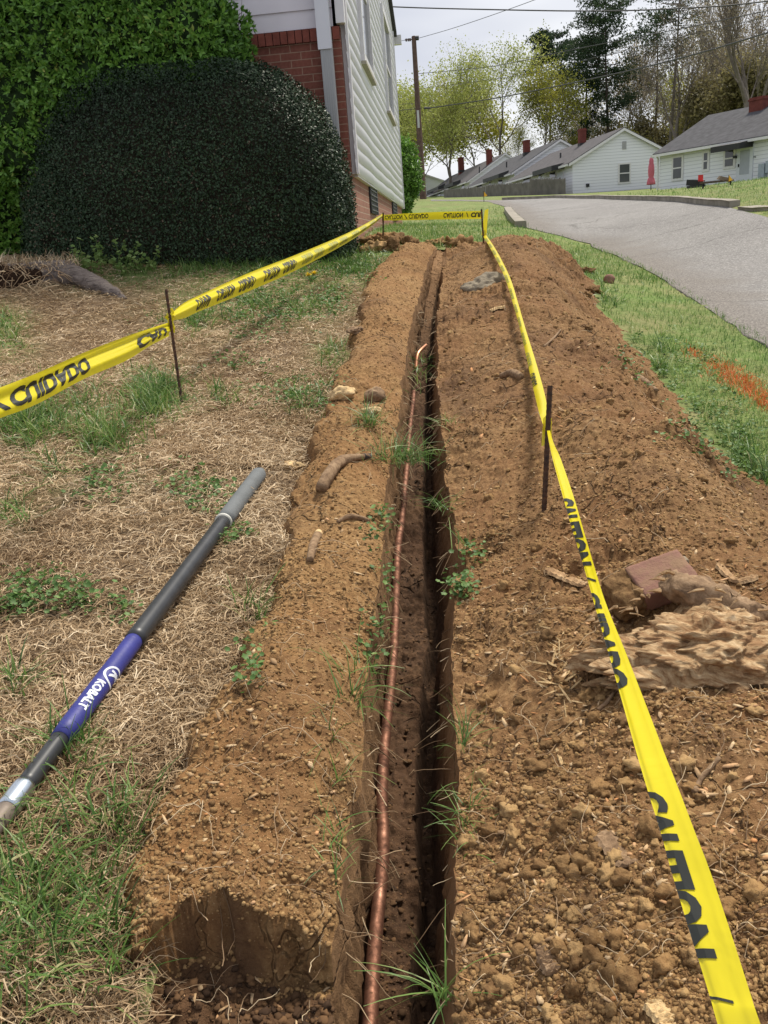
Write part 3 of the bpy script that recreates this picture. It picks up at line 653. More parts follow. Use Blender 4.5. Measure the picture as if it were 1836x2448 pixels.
# wood chips and roots
M_chip=(lambda t:t.bsdf(t.mix(t.ramp(t.noise(160,4,.7,t.co((1,1,1))),[(.4,(0,0,0)),(.7,(.5,.5,.5))]),t.ramp(t.at('rnd'),[(0,(.20,.12,.06)),(.45,(.42,.28,.15)),(.8,(.60,.45,.27)),(1,(.50,.23,.09))]),(.16,.09,.05)),.85,0,None,.2))(NT('wood_chips'))
def chips(x,y,L,w,name,lab,zf=surf):
    n=len(x);a=rng.uniform(0,np.pi,n);V=[];b=np.array([(-1,-.5,0),(-.3,-1,0),(.5,-.8,0),(1,.1,0),(.4,.9,0),(-.5,.8,0)])
    b=b[None]+rng.normal(0,.16,(n,6,3));b[...,0]*=L[:,None];b[...,1]*=w[:,None];b[...,2]=0
    tl=rng.normal(0,.35,n)[:,None];hgt=b[...,0]*tl*.8
    X_=b[...,0]*np.cos(a)[:,None]-b[...,1]*np.sin(a)[:,None]+x[:,None];Y_=b[...,0]*np.sin(a)[:,None]+b[...,1]*np.cos(a)[:,None]+y[:,None]
    z=zf(x,y)[:,None]+hgt+np.abs(tl)*L[:,None]*.5
    th_=w[:,None]*.45;bot=np.stack([X_,Y_,z],2);topv=np.stack([X_,Y_,z+th_],2);V=np.concatenate([bot,topv],1).reshape(-1,3)
    q=np.array([(6,7,8,9),(6,9,10,11)]);side=np.array([(i,(i+1)%6,(i+1)%6+6,i+6) for i in range(6)]);f=np.concatenate([q,side])
    Fc=(f[None]+(np.arange(n)*12)[:,None,None]).reshape(-1,4)
    o=mesh(name,V,Fc,M_chip,attr={'rnd':v_at(rng.random(n)**.8,12)});tag(o,lab,None,kind='stuff')
x,y=on_soil(7000,300,1900,560,2448);d=pix(x,y,base(x,y))[2];k=rng.random(len(x))<np.where(x>xR_(y),.62,.20);x,y,d=x[k],y[k],d[k]
chips(x,y,(.0025+.014*rng.random(len(x))**2.2)*(.8+.12*d),(.0014+.0035*rng.random(len(x))**2)*(.8+.14*d),'wood_chips','pale splinters and chips of wood scattered over the soil banks')
def root(x,y,L,r,zf,lift=.01,wob=.28,n=9):
    a=rng.uniform(0,2*np.pi)+np.cumsum(rng.normal(0,wob,n));p=np.column_stack([x+np.cumsum(np.cos(a))*L/n,y+np.cumsum(np.sin(a))*L/n])
    z=zf(p[:,0],p[:,1])+lift*np.abs(np.sin(np.linspace(0,np.pi*rng.uniform(.5,1.6),n)))+r;z=np.maximum(z,z.max()-L*.6)
    return np.column_stack([p,z]),np.linspace(r,r*.5,n)
M_root=(lambda t:t.bsdf(t.ramp(t.at('rnd'),[(0,(.13,.08,.045)),(.5,(.34,.23,.135)),(1,(.58,.46,.30))]),.8,0,None,.2))(NT('dry_roots'))
x,y=on_soil(1100,300,1900,700,2448);pa=[];rv=[]
for i in range(len(x)):
    d_=math.sqrt(x[i]**2+y[i]**2+.8);p=root(x[i],y[i],rng.uniform(.03,.14)*(.8+.1*d_),rng.uniform(.0005,.0011)*(.7+.2*d_),surf,.012);pa.append(p);rv+= [rng.random()]*(9*4)
V,Fc=tubes_np(pa,4);o=mesh('root_threads',V,Fc,M_root,attr={'rnd':rv});tag(o,'thin dry roots and stems strewn over the soil banks',None,kind='stuff')
# fine roots sticking out of the trench walls
pa=[];rv=[]
for i in range(420):
    yy=rng.random()**1.6*6.+.6;side=rng.random()<.5;xx=float(xL_(np.array([yy]))[0]-.004) if side else float(xR_(np.array([yy]))[0]+.004)
    z0=float(base(xx,yy))-rng.uniform(.0,.16);L=rng.uniform(.03,.12);s=1 if side else -1;n=6;tt=np.linspace(0,1,n)
    p=np.column_stack([xx+s*L*tt*rng.uniform(.3,.9),yy+L*np.cumsum(np.cumsum(rng.normal(0,.05,n))),z0-L*tt*rng.uniform(-.2,.8)-.2*L*tt**2]);pa.append((p,np.full(n,rng.uniform(.0005,.0011)*(.8+.2*yy))));rv+=[rng.random()]*(n*4)
V,Fc=tubes_np(pa,4);o=mesh('root_threads',V,Fc,M_root,attr={'rnd':rv});tag(o,'fine roots hanging from the cut trench walls',None,kind='stuff')
x,y=sample(5200,700,1200,600,2448);k=(x>xL_(y)+.012)&(x<xR_(y)-.012)&(y<8);x,y=x[k],y[k]
t=NT('wet_clods');M_wc=t.bsdf(t.ramp(t.at('rnd'),[(0,(.035,.018,.009)),(1,(.14,.074,.032))]),.9,0,None,.3)
x=np.concatenate([x,dark_x]);y=np.concatenate([y,dark_y]);s=.0012+.0055*rng.random(len(x))**3;rocks(np.column_stack([x,y,surf(x,y)+s*.2]),s,2,.6,1.5,.8,'trench_crumbs',M_wc);tag(bpy.data.objects['trench_crumbs'],'dark damp crumbs of soil on the trench floor',None,kind='stuff')
# ================= stakes, tape, pole, pipe =====================================
t=NT('rusty_steel');n=t.noise(60,4,.7,t.co());M_rust=t.bsdf(t.ramp(n,[(.35,(.035,.022,.017)),(.6,(.10,.048,.025)),(.75,(.17,.075,.032))]),.75,.3,t.bump(n,.001),.4)
def stake(tp,bp,d,label,r=.0068):
    b=PD(bp[0],bp[1],d);t_=PD(tp[0],tp[1],d*.985);gz=float(top(b[0],b[1]));b=b+(b-t_)*.12
    n=60;P=t_[None]+(b-t_)[None]*np.linspace(0,1,n)[:,None]
    rr=r*(1+.13*(np.arange(n)%2));return tag(mesh('steel_stake',*[(tube(P,rr,8)[0]),tube(P,rr,8)[1]],M_rust),label,'stake')
stake((397,692),(434,957),4.05,'rusty steel stake in the dead lawn holding the left tape')
stake((1315,922),(1298,1277),2.72,'thick rusty steel stake in the soil bank right of the trench',.0078)
stake((916,508),(916,556),8.9,'thin rusty stake in the dirt heap before the brick foundation',.0075)
stake((1151,500),(1160,640),8.2,'rusty stake behind the grey stone at the far end of the bank',.0078)
t=NT('yellow_tape');c=t.co();b=t.n('BsdfPrincipled',{'Base Color':(.86,.74,.02,1),'Roughness':.28,'Specular IOR Level':.6,'Normal':t.bump(t.noise(9,3,.5,t.co((1,1,1)),.8),.004)})
tr=t.n('BsdfTranslucent',{'Color':(.80,.72,.04,1)});mm=t.n('MixShader',{0:.32,1:b.outputs[0],2:tr.outputs[0]});t.t.links.new(mm.outputs[0],t.o.inputs[0]);M_tape=t.m
M_ink=plain('tape_ink',(.016,.018,.014),.45,0,.1);M_ink2=plain('tape_ink_seen_through',(.30,.30,.05),.5,0,.1)
def text_mesh(body,bold=.025):
    cu=bpy.data.curves.new('txt','FONT');cu.body=body;cu.size=1.;cu.offset=bold;cu.resolution_u=3;ob=bpy.data.objects.new('txt',cu);COL.objects.link(ob)
    dg=C.evaluated_depsgraph_get();me=bpy.data.meshes.new_from_object(ob.evaluated_get(dg));bm=bmesh.new();bm.from_mesh(me)
    bpy.data.objects.remove(ob);bpy.data.meshes.remove(me);bpy.data.curves.remove(cu)
    bmesh.ops.triangulate(bm,faces=bm.faces[:])
    xs=[v.co.x for v in bm.verts];ys=[v.co.y for v in bm.verts];x0,x1,y0_,y1_=min(xs),max(xs),min(ys),max(ys)
    for v in bm.verts: v.co.x=(v.co.x-x0)/(x1-x0);v.co.y=(v.co.y-y0_)/(y1_-y0_);v.co.z=0
    return bm
def cut(bm,axis,n):
    for k in range(1,n):
        no=Vector((1,0,0)) if axis==0 else Vector((0,1,0));bmesh.ops.bisect_plane(bm,geom=bm.verts[:]+bm.edges[:]+bm.faces[:],plane_co=no*(k/n),plane_no=no)
def cs(P,q):
    P=np.asarray(P,float);n=len(P);s=np.arange(n)
    # smooth interpolation of station values
    from mathutils import Vector as _V
    out=[]
    for u in q:
        u=u*(n-1);i=int(min(max(math.floor(u),0),n-2));f=u-i;a=P[max(i-1,0)];b=P[i];c_=P[i+1];d_=P[min(i+2,n-1)]
        out.append(.5*((2*b)+(-a+c_)*f+(2*a-5*b+4*c_-d_)*f*f+(-a+3*b-3*c_+d_)*f**3))
    return np.array(out)
class Tape:
    """a strip between two edge lines; st: (edge A px,py, edge B px,py, depth A, depth B)"""
    def __init__(s,st,label,ns=160,nt=14,pleat=lambda u,t:0.,fold=None):
        s.ns,s.nt=ns,nt;st=np.array(st,float);Q=cs(st,np.linspace(0,1,ns))
        A=np.array([PD(q[0],q[1],q[4]) for q in Q]);B=np.array([PD(q[2],q[3],q[5]) for q in Q])
        s.A,s.B=A,B;cl=(A+B)/2;s.s=np.concatenate([[0],np.cumsum(np.linalg.norm(np.diff(cl,axis=0),axis=1))]);s.Q=Q
        T=np.gradient(cl,axis=0);T/=np.linalg.norm(T,axis=1)[:,None];W=B-A;N=np.cross(T,W);N/=np.linalg.norm(N,axis=1)[:,None]+1e-9
        toc=-(cl-[0,0,H]);sg=np.sign((N*toc).sum(1));s.N=N*sg[:,None];s.pleat=pleat
        s.root=empty('caution_tape',cl[ns//2]);tag(s.root,label,'caution tape')
        u=np.linspace(0,1,ns)[:,None]+np.zeros(nt);t_=np.zeros((ns,1))+np.linspace(0,1,nt)[None]
        V=s.pt(u.ravel(),t_.ravel());mesh('strip',V,grid_faces(ns,nt),M_tape,s.root,smooth=True)
    def pt(s,u,t,off=0.):
        k=np.clip(u,0,1)*(s.ns-1);i=np.clip(np.floor(k).astype(int),0,s.ns-2);f=(k-i)[:,None];L=lambda X:X[i]*(1-f)+X[i+1]*f
        A,B,N=L(s.A),L(s.B),L(s.N);tt=t[:,None];W=np.linalg.norm(B-A,axis=1)
        h=np.array([s.pleat(a,b) for a,b in zip(u,t)])
        return A+(B-A)*tt+N*(h*W+off)[:,None]
    def u_of_s(s,x): return np.interp(x,s.s,np.linspace(0,1,s.ns))
    def s_at(s,px=None,py=None):
        c=(s.Q[:,0]+s.Q[:,2])/2 if px is not None else (s.Q[:,1]+s.Q[:,3])/2;o=np.argsort(c);return float(np.interp(px if px is not None else py,c[o],s.s[o]))
    def word(s,w,s0,s1,t0,t1,mt,flip=False,off=.0012,clip=True,bold=.05):
        bm=text_mesh(w,bold);cut(bm,0,max(4,len(w)*2));cut(bm,1,8)
        if clip:
            lo,hi=(0-t0)/(t1-t0),(1-t0)/(t1-t0);a,b=min(lo,hi),max(lo,hi)
            for co_,no in (((0,a+.004,0),(0,-1,0)),((0,b-.004,0),(0,1,0))):
                bmesh.ops.bisect_plane(bm,geom=bm.verts[:]+bm.edges[:]+bm.faces[:],plane_co=co_,plane_no=no,clear_outer=True)
        bm.verts.ensure_lookup_table();X=np.array([v.co[:] for v in bm.verts]) if len(bm.verts) else np.zeros((0,3));Fc=[[v.index for v in f.verts] for f in bm.faces];bm.free()
        if not len(X): return
        u=s.u_of_s(s0+(s1-s0)*X[:,0]);V=s.pt(u,t0+(t1-t0)*X[:,1],off);mesh('lettering',V,Fc,mt,s.root)
def pl(*w):  # sum of gentle pleats (amplitude, frequency, phase)
    return lambda u,t:sum(a*math.sin(f*t*6.283+p+q*u) for a,f,p,q in w)
# near left span (edge A is the upper one)
T1=Tape([(-230,1030,-230,1105,2.05,2.02),(-100,963,-100,1040,2.2,2.18),(0,926,0,1000,2.36,2.34),(87,892,87,967,2.54,2.5),(202,842,202,906,2.85,2.8),(304,803,304,862,3.25,3.2),(360,785,360,827,3.6,3.55),(404,771,406,803,4.02,4.0)],'broad yellow caution tape running from the left edge of the photo to the left stake',
 pleat=lambda u,t:.05*math.sin(t*9+3*u)+.06*max(0,(u-.25))*math.sin(t*26+u*5)*(1.2-t))
for w,a,b in (('CUIDADO',25,213),('CAUTION',330,520)):
    s0,s1=T1.s_at(px=a),T1.s_at(px=b)
    if b>404: s0=T1.s_at(px=326);s1=s0+(T1.s_at(px=213)-T1.s_at(px=25))*1.02
    if b>404:
        # only the letters before the knot
        w='CAU';s1=T1.s_at(px=397)
    T1.word(w,s0,s1,.20,.84,M_ink,flip=True)
T1.word('/',T1.s_at(px=-30),T1.s_at(px=24),.24,.82,M_ink,bold=0)
T1.word('CAUTION',T1.s_at(px=-30)-.34,T1.s_at(px=-30)-.06,.20,.84,M_ink)
# left stake to house stake
T2=Tape([(410,748,411,766,4.02,4.0),(440,724,442,760,4.25,4.2),(480,704,482,742,4.5,4.45),(591,654,593,697,5.2,5.15),(702,611,704,648,6.0,5.95),(813,565,815,589,7.25,7.2),(870,537,872,553,8.1,8.05),(914,511,914,519,8.88,8.88)],'long yellow caution tape stretched past the dark round bush to the brick foundation',
 pleat=lambda u,t:.22*math.exp(-((t-.52)/.2)**2)-.04*math.sin(t*14)*(1-u))
p=[482,503];L0=T2.s_at(px=513);per=(T2.s_at(px=618)-T2.s_at(px=513))
x=L0;kk=0
for k in range(7):
    a=L0+k*.80
    if a+.6>T2.s[-1]: break
    T2.word('CAUTION',a,a+.27,.2,.86,M_ink if k<2 else M_ink2,off=.002);T2.word('CUIDADO',a+.36,a+.63,.2,.86,M_ink if k<2 else M_ink2,off=.002)
T2.word('OVANI',L0-.33,L0-.12,.16,.9,M_ink,off=.002)
# across the far end
T3=Tape([(917,514,917,527,8.88,8.88),(960,511,960,527,8.8,8.8),(1040,507,1040,525,8.6,8.6),(1110,505,1110,524,8.35,8.35),(1151,504,1151,523,8.2,8.2)],'short yellow caution tape closing the far end of the trench',nt=6,pleat=lambda u,t:.04*math.sin(t*6+u*4))
for w,a,b in (('CAUTION',920,962),('/',966,974),('CUIDADO',977,1024),('CAUTION',1060,1107),('/',1114,1121)):
    T3.word(w,T3.s_at(px=a),T3.s_at(px=b),.16,.80,M_ink,off=.002,bold=0. if w=='/' else .03)
T3.word('CUI',T3.s_at(px=1126),T3.s_at(px=1149),.16,.80,M_ink,off=.002)
# far right stake to near right stake
T4=Tape([(1154,563,1163,563,8.2,8.2),(1176,601,1188,601,7.2,7.15),(1206,662,1219,663,6.05,6.0),(1226,725,1239,726,5.4,5.35),(1244,791,1257,788,4.65,4.6),(1264,880,1284,875,3.95,3.9),(1282,960,1305,955,3.3,3.25),(1293,1000,1308,1000,2.95,2.95),(1301,1022,1308,1022,2.74,2.74)],'twisted yellow caution tape drooping over the right bank to the thick stake',nt=8,pleat=lambda u,t:.12*math.sin(t*3.1))
for k in range(12):
    a=.25+k*.42
    if a+.27>T4.s[-1]-.1: break
    T4.word('CAUTION' if k%2==0 else 'CUIDADO',a,a+.26,-.25,.58,M_ink2 if k<11 else M_ink,off=.002)
# near right span towards the camera
T5=Tape([(1307,1026,1314,1026,2.70,2.70),(1313,1060,1323,1058,2.52,2.5),(1322,1100,1341,1098,2.30,2.28),(1348,1195,1372,1190,2.0,1.98),(1369,1268,1392,1262,1.83,1.80),(1397,1358,1419,1354,1.66,1.63),(1421,1444,1447,1440,1.52,1.50),(1454,1558,1493,1556,1.38,1.35),(1494,1700,1548,1698,1.24,1.21),(1522,1800,1586,1798,1.16,1.13),(1550,1894,1622,1890,1.095,1.065),(1580,1990,1658,1986,1.04,1.01),(1606,2084,1694,2080,.995,.965),(1644,2210,1738,2208,.94,.915),(1694,2371,1790,2371,.885,.86),(1716,2448,1815,2448,.86,.835),(1790,2700,1905,2700,.79,.77)],'bright folded yellow caution tape stretching from the thick stake to the bottom right corner',ns=260,nt=16,
 pleat=lambda u,t:(-.22*(t-.80) if t>.80 else 0.)+.05*math.cos(t*4)-.05*math.exp(-((t-.05)/.08)**2))
for w,a,b,t0,t1 in (('CAUTION',1190,1352,-1.25,.88),('/',1375,1392,-.4,.8),('CUIDADO',1416,1648,-.80,.60),('CAUTION',1892,2292,-.52,.50),('/',2375,2400,-.4,.55)):
    T5.word(w,T5.s_at(py=a),T5.s_at(py=b),t0,t1,M_ink,off=.0012,bold=.01 if w=='/' else .06)
# knots
def knot(T,px,py,d,r,h,tails,lab):
    c=PD(px,py,d);n=26;k=np.linspace(0,2*np.pi*2.,n);V=[];m=6
    for i,a in enumerate(k):
        for j in range(m):
            f=j/(m-1)-.5;rr=r*(1+.25*math.sin(3*a+2*j)+.1*math.sin(9*f));V.append(c+[rr*math.cos(a),rr*math.sin(a),f*h+.25*h*math.sin(a*1.3)*.6])
    B=MB();B.add(np.array(V),[tuple(f) for f in grid_faces(n,m)])
    for dx,dz,w in tails:
        q=np.linspace(0,1,6);P=c+np.column_stack([dx*q,-.01*q*2,dz*q]);S=np.array([w/2,0,w*.15]);Vt=np.concatenate([P-S*(1-.4*q)[:,None],P+S*(1-.2*q)[:,None]]);B.add(Vt,[(i,i+1,i+7,i+6) for i in range(5)])
    B.build('knot',M_tape,T.root,True)
knot(T1,408,770,4.02,.013,.07,[(.012,-.05,.02),(-.015,.03,.015)],'')
knot(T2,409,752,4.03,.012,.045,[(.02,.0,.02)],'')
knot(T5,1308,1024,2.71,.012,.065,[(-.012,-.05,.03),(.0,-.03,.02)],'')
knot(T4,1157,560,8.2,.014,.06,[(.03,.22,.05),(.02,-.04,.04)],'')
knot(T3,916,520,8.9,.012,.06,[],'')
# ---- the long tool pole lying on the dead lawn ----
tipg=hit(622,1140,lawn_z);tip=PD(622,1130,depth(tipg)-.015)
nearg=hit(58,1905,lawn_z);nr=PD(58,1881,depth(nearg)-.035)
def onpole(px):
    q0,q1=pix(*tip),pix(*nr);f=(px-q0[0])/(q1[0]-q0[0]);z0,z1=q0[2],q1[2];iz=(1-f)/z0+f/z1;w=(f/z1)/iz;return tip*(1-w)+nr*w
PO=empty('tool_pole',onpole(300));tag(PO,'long black tool pole with blue grip lying on the dead grass','pole')
M_bfib=plain('black_fibreglass',(.028,.030,.034),.42,0,.25,30,.5);M_foam=plain('grey_foam',(.13,.14,.145),.75,0,.12,14,.3,.0015);M_wring=plain('white_ring',(.5,.5,.46),.5)
M_grip=plain('blue_grip',(.028,.032,.19),.5,0,.14,18,.45,.0006);M_ferr=plain('bright_steel',(.62,.68,.74),.28,1.,.08,20,.5);M_scuf=plain('scuffed_socket',(.21,.17,.14),.6,.3,.25,15,.4);M_white=plain('white_print',(.62,.65,.72),.6)
def seg(name,pa,pb,wpx,mt,n=8,k=28,prof=None):
    A,B=onpole(pa),onpole(pb);d=depth((A+B)/2)
    r=wpx*d/F/2;P=A[None]+(B-A)[None]*np.linspace(0,1,n)[:,None];rr=np.full(n,r) if prof is None else r*np.interp(np.linspace(0,1,n),*prof)
    V,Fc=tube(P,rr,k);return mesh(name,V,Fc,mt,PO,smooth=True),A,B,r
o,_,_,_=seg('foam_sleeve',624,535,39,M_foam,14,28,([0,.02,.06,.5,1],[.55,.85,1,1,.97]));seg('ring',535,533.2,42,M_wring)
seg('shaft',533.2,320,40,M_bfib,30);_,ga,gb,gr=seg('grip',328,144,48,M_grip,12,36,([0,.02,.98,1],[.9,1,1,.9]));seg('shaft',146,56,45,M_bfib)
seg('ferrule',60,18,57,M_ferr,12,30,([0,.08,.1,.9,1],[.93,.93,1,1,.95]));seg('socket',20,-160,53,M_scuf,16,28,([0,.1,.3,.5,1],[.98,.98,.9,1.08,1.15]))
# print on the grip
ax=(gb-ga);gl=np.linalg.norm(ax);ax/=gl;toc=np.array([0,0,H])-(ga+gb)/2;up=toc-ax*(toc@ax);up/=np.linalg.norm(up);sd=np.cross(ax,up)
if (sd@RR)<0: sd=-sd   # points right in the view
def print_on(bm,s0,s1,a0,a1,name='print'):
    X=np.array([v.co[:] for v in bm.verts]);Fc=[[v.index for v in f.verts] for f in bm.faces];bm.free()
    s=s0+(s1-s0)*X[:,0];a=a0+(a1-a0)*X[:,1]
    V=ga+ax*s[:,None]+(gr+.0007)*(up*np.cos(a)[:,None]+sd*np.sin(a)[:,None]);return mesh(name,V,Fc,M_white,PO)
def s_px(px): return float((onpole(px)-ga)@ax)
bm=text_mesh('KOBALT',.045);cut(bm,0,12);cut(bm,1,8);bm.verts.index_update();print_on(bm,s_px(236),s_px(186),-.62,.30)
bm=bmesh.new();k=40
for ring in (1.,.80):
    for i in range(k): a=2*np.pi*i/k;bm.verts.new((.5+.5*ring*math.cos(a),.5+.5*ring*math.sin(a),0))
bm.verts.ensure_lookup_table()
for i in range(k): bm.faces.new([bm.verts[i],bm.verts[(i+1)%k],bm.verts[k+(i+1)%k],bm.verts[k+i]])
bm.verts.index_update();ls=s_px(238)-s_px(264);print_on(bm,s_px(264),s_px(238),-.62,-.62+ls/gr*.98)
bm=text_mesh('K',.05);cut(bm,0,3);cut(bm,1,5);bm.verts.index_update();m_=ls/gr*.98;print_on(bm,s_px(264)+ls*.28,s_px(264)+ls*.72,-.62+m_*.25,-.62+m_*.75)
# ---- copper pipe in the trench ----
t=NT('copper');c=t.co();n1=t.noise(26,5,.7,c);n2=t.noise(120,3,.6,c)
col=t.ramp(n1,[(.32,(.07,.033,.022)),(.5,(.19,.09,.058)),(.72,(.38,.20,.135))]);col=t.mix(t.ramp(n2,[(.62,(0,0,0)),(.7,(1,1,1))]),col,(.09,.045,.025))
M_cu=t.bsdf(col,t.ramp(n1,[(.35,(.75,.75,.75)),(.7,(.48,.48,.48))]),.85,t.bump(n2,.0006),.5)
pz=lambda x,y:base(x,y)-.155
pp=[hit(a,b,pz) for a,b in [(880,2700),(892,2448),(905,2182),(917,1984),(916,1840),(923,1703),(925,1600),(927,1515),(939,1417),(946,1345),(955,1262),(960,1171),(966,1074),(978,998),(990,930)]]
pp=[p for p in pp if p is not None];pp[0][1]=max(pp[0][1],.3)
Q=cs(np.array(pp),np.linspace(0,1,120));Q[:,0]=np.maximum(Q[:,0]-.006,xL_(Q[:,1])+.022);Q[:,2]=base(Q[:,0],Q[:,1])-.165+.006*fbm2(Q[:,0],Q[:,1],3,2,5);Q=Q[Q[:,1]<5.0]
Q[:,2]=np.convolve(np.pad(Q[:,2],4,'edge'),np.ones(9)/9,'valid');Q[:,0]=np.convolve(np.pad(Q[:,0],4,'edge'),np.ones(9)/9,'valid')
V,Fc=tube(Q,.0127,20);tag(mesh('copper_pipe',V,Fc,M_cu,smooth=True),'dull copper water pipe running along the trench floor','pipe')
e0=hit(998,850,lambda x,y:base(x,y)-.08);e1=PD(1019,825,depth(e0)*1.03);e1m=PD(1007,836,depth(e0)*1.01)
V,Fc=tube(cs(np.array([e0-[.012,.07,.07],e0,e1m,e1]),np.linspace(0,1,20)),np.linspace(.0125,.0095,20),16);tag(mesh('copper_pipe',V,Fc,plain('bright_copper',(.62,.30,.17),.4,.8),smooth=True),'bright bent copper pipe end rising from the far part of the trench','pipe')
# ---- loose pieces on the banks ----
M_wood=(lambda t:(lambda c:t.bsdf(t.ramp(t.noise(9,6,.7,c,1.5),[(.3,(.16,.09,.045)),(.5,(.38,.24,.125)),(.7,(.60,.44,.26))]),.85,0,t.bump(t.noise(9,6,.7,c,1.5),.006),.2))(t.co((1,1,6))))(NT('weathered_wood'))
M_bark=(lambda t:(lambda c:t.bsdf(t.ramp(t.noise(40,5,.7,c),[(.3,(.10,.06,.035)),(.55,(.26,.17,.10)),(.75,(.38,.27,.17))]),.9,0,t.bump(t.noise(40,5,.7,c),.004),.2))(t.co()))(NT('bark'))
M_pale=plain('pale_split_wood',(.56,.40,.21),.85,0,.3,25,.2,.004);M_dark=plain('charred_tip',(.05,.04,.035),.8,0,.3,20)
def stick(pts,r,label,mt=M_bark,end=None,name='stick',n=16,cat='stick',endm=None):
    P=[P3(a,b) for a,b in pts];r=np.array(r)
    P=[p+[0,0,rr*.75] for p,rr in zip(P,np.interp(np.linspace(0,1,len(P)),np.linspace(0,1,len(r)),r))]
    Q=cs(np.array(P),np.linspace(0,1,n));R_=np.interp(np.linspace(0,1,n),np.linspace(0,1,len(r)),r);V,Fc=tube(Q,R_,12);V=np.array(V);V+=.12*R_.mean()*np.stack([fbm3(V,60,2,k) for k in range(3)],1)*2
    if endm is None: return tag(mesh(name,V,Fc,mt,smooth=True),label,cat)
    rt=empty(name,P[len(P)//2]);mesh('bark',V,Fc,mt,rt,smooth=True);k=3
    V,Fc=tube(Q[-k:]+(Q[-1]-Q[-k])*.12,R_[-k:]*1.04,12);mesh('broken_end',V,Fc,endm,rt,smooth=True);return tag(rt,label,cat)
stick([(768,1180),(790,1140),(815,1112),(850,1100),(882,1095)],[.020,.021,.019,.013,.009],'thick forked stick with a dark broken end lying on the left bank',endm=M_dark)
stick([(742,1345),(750,1310),(762,1282)],[.009,.0125,.012],'short stick stub with a pale broken tip below the forked stick',endm=M_pale)
stick([(806,1250),(835,1240),(868,1244),(882,1248)],[.004,.009,.008,.005],'dark curved twig on the left bank between two sticks')
stick([(1200,905),(1225,900),(1245,907)],[.016,.021,.017],'stubby rounded root piece on the right bank behind the thick stake')
stick([(1525,905),(1545,922),(1568,940)],[.016,.018,.014],'dark grey stick lying at the verge edge of the right bank')
stick([(1300,830),(1322,812),(1340,790)],[.006,.007,.005],'thin straight root standing proud behind the drooping tape')
stick([(1430,1700),(1452,1680),(1470,1655)],[.004,.004,.003],'slender root left of the tape below the rotten log')
stick([(1660,1900),(1680,1860),(1720,1815)],[.005,.004,.004],'thin bent root right of the yellow tape near the bottom')
stick([(782,1966),(850,1980),(905,1990),(945,2005)],[.0014,.0016,.0018,.0012],'thin pale root lying across the copper pipe',M_pale)
def plank(pts,w,th_,label,mt=M_pale,name='wood_splinter',jag=.25,cat='wood'):
    P=np.array([P3(a,b) for a,b in pts]);n=22;Q=cs(P,np.linspace(0,1,n));T,_,_=frames(Q);Z=np.array([0,0,1.]);S=np.cross(T,Z);S/=np.linalg.norm(S,axis=1)[:,None];U_=np.cross(S,T)
    rows=[]
    for k,(a,b) in enumerate([(-1,0),(-.8,1),(-.3,1.15),(.2,.9),(.7,1.1),(1,0),(.3,-.3),(-.4,-.3)]):
        wv=w*(1+.18*np.sin(np.arange(n)*1.7+k)*jag*2)*(np.clip(np.minimum(np.arange(n),n-1-np.arange(n))/2.,.25,1)**.7)
        rows.append(Q+S*(a*wv)[:,None]+U_*(b*th_*(1+.3*np.sin(np.arange(n)*2.3+k*2)))[:,None])
    V=np.stack(rows,1).reshape(-1,3);Fc=[(i*8+j,i*8+(j+1)%8,(i+1)*8+(j+1)%8,(i+1)*8+j) for i in range(n-1) for j in range(8)]+[tuple(range(8)),tuple((n-1)*8+j for j in range(8))]
    return tag(mesh(name,V,Fc,mt),label,cat)
plank([(1306,1362),(1350,1382),(1400,1402)],.016,.006,'grey brown split board end under the near yellow tape',M_wood)
plank([(1172,745),(1190,738),(1206,737)],.030,.012,'pale smooth wedge of wood on the right bank in the middle distance')
plank([(1556,2400),(1590,2440),(1612,2480)],.014,.006,'pale splinter at the bottom edge between the trench and the tape')
plank([(1290,2260),(1308,2300),(1325,2330)],.013,.007,'brown broken bark strip low on the right bank',M_bark)
plank([(1440,1990),(1480,2040),(1510,2070)],.02,.004,'thin flat brown flake of bark beside the printed tape',M_bark)
plank([(1330,1790),(1338,1812),(1344,1830)],.004,.0025,'small pale sliver of wood on the right bank',M_pale)
plank([(1715,1350),(1760,1390),(1810,1380)],.011,.006,'ragged splinter of wood above the rotten log at the right edge',M_wood)
def blob(px,py,r,label,mt,name,cat,seed=0,amp=.3,fr=1.6,sub=4,off=.3,rz=0.,flat=None,zf=top):
    c=P3(px,py);V,F0=ICO[sub];V=V.copy();q=V*fr+seed*7.3;V=V*(1+amp*1.7*fbm3(q,1.,4,seed)[:,None])
    V=V*np.array(r);cz,sz=math.cos(rz),math.sin(rz);V=V@np.array([[cz,sz,0],[-sz,cz,0],[0,0,1]]);V=V+c+[0,0,r[2]*off]
    return tag(mesh(name,V,F0,mt,smooth=True),label,cat)
M_stone=plain('grey_stone',(.215,.18,.13),.9,0,.25,14,.3,.006)
blob(1163,680,(.19,.18,.14),'large grey stone half buried in the right bank near the far stake',M_stone,'stone','stone',3,.30,1.7,5,-.42)
M_brick1=(lambda t:(lambda c:t.bsdf(t.mix(t.ramp(t.noise(14,5,.7,c),[(.42,(0,0,0)),(.62,(.9,.9,.9))]),(.225,.115,.085),(.25,.155,.09)),.85,0,t.bump(t.noise(90,4,.7,c),.003),.3))(t.co()))(NT('fired_brick'))
blob(1456,676,(.055,.045,.05),'broken brick piece on the green verge right of the bank',M_brick1,'brick_piece','brick',5,.25,1.3,3,.5)
blob(822,950,(.055,.045,.035),'broken stub of pale root wood at the outer edge of the left bank',M_pale,'root_stub','wood',6,.35,1.8,4,.5)
blob(895,955,(.045,.04,.04),'round cut root stub beside the pale one on the left bank',M_bark,'root_stub','wood',8,.25,1.5,4,.4)
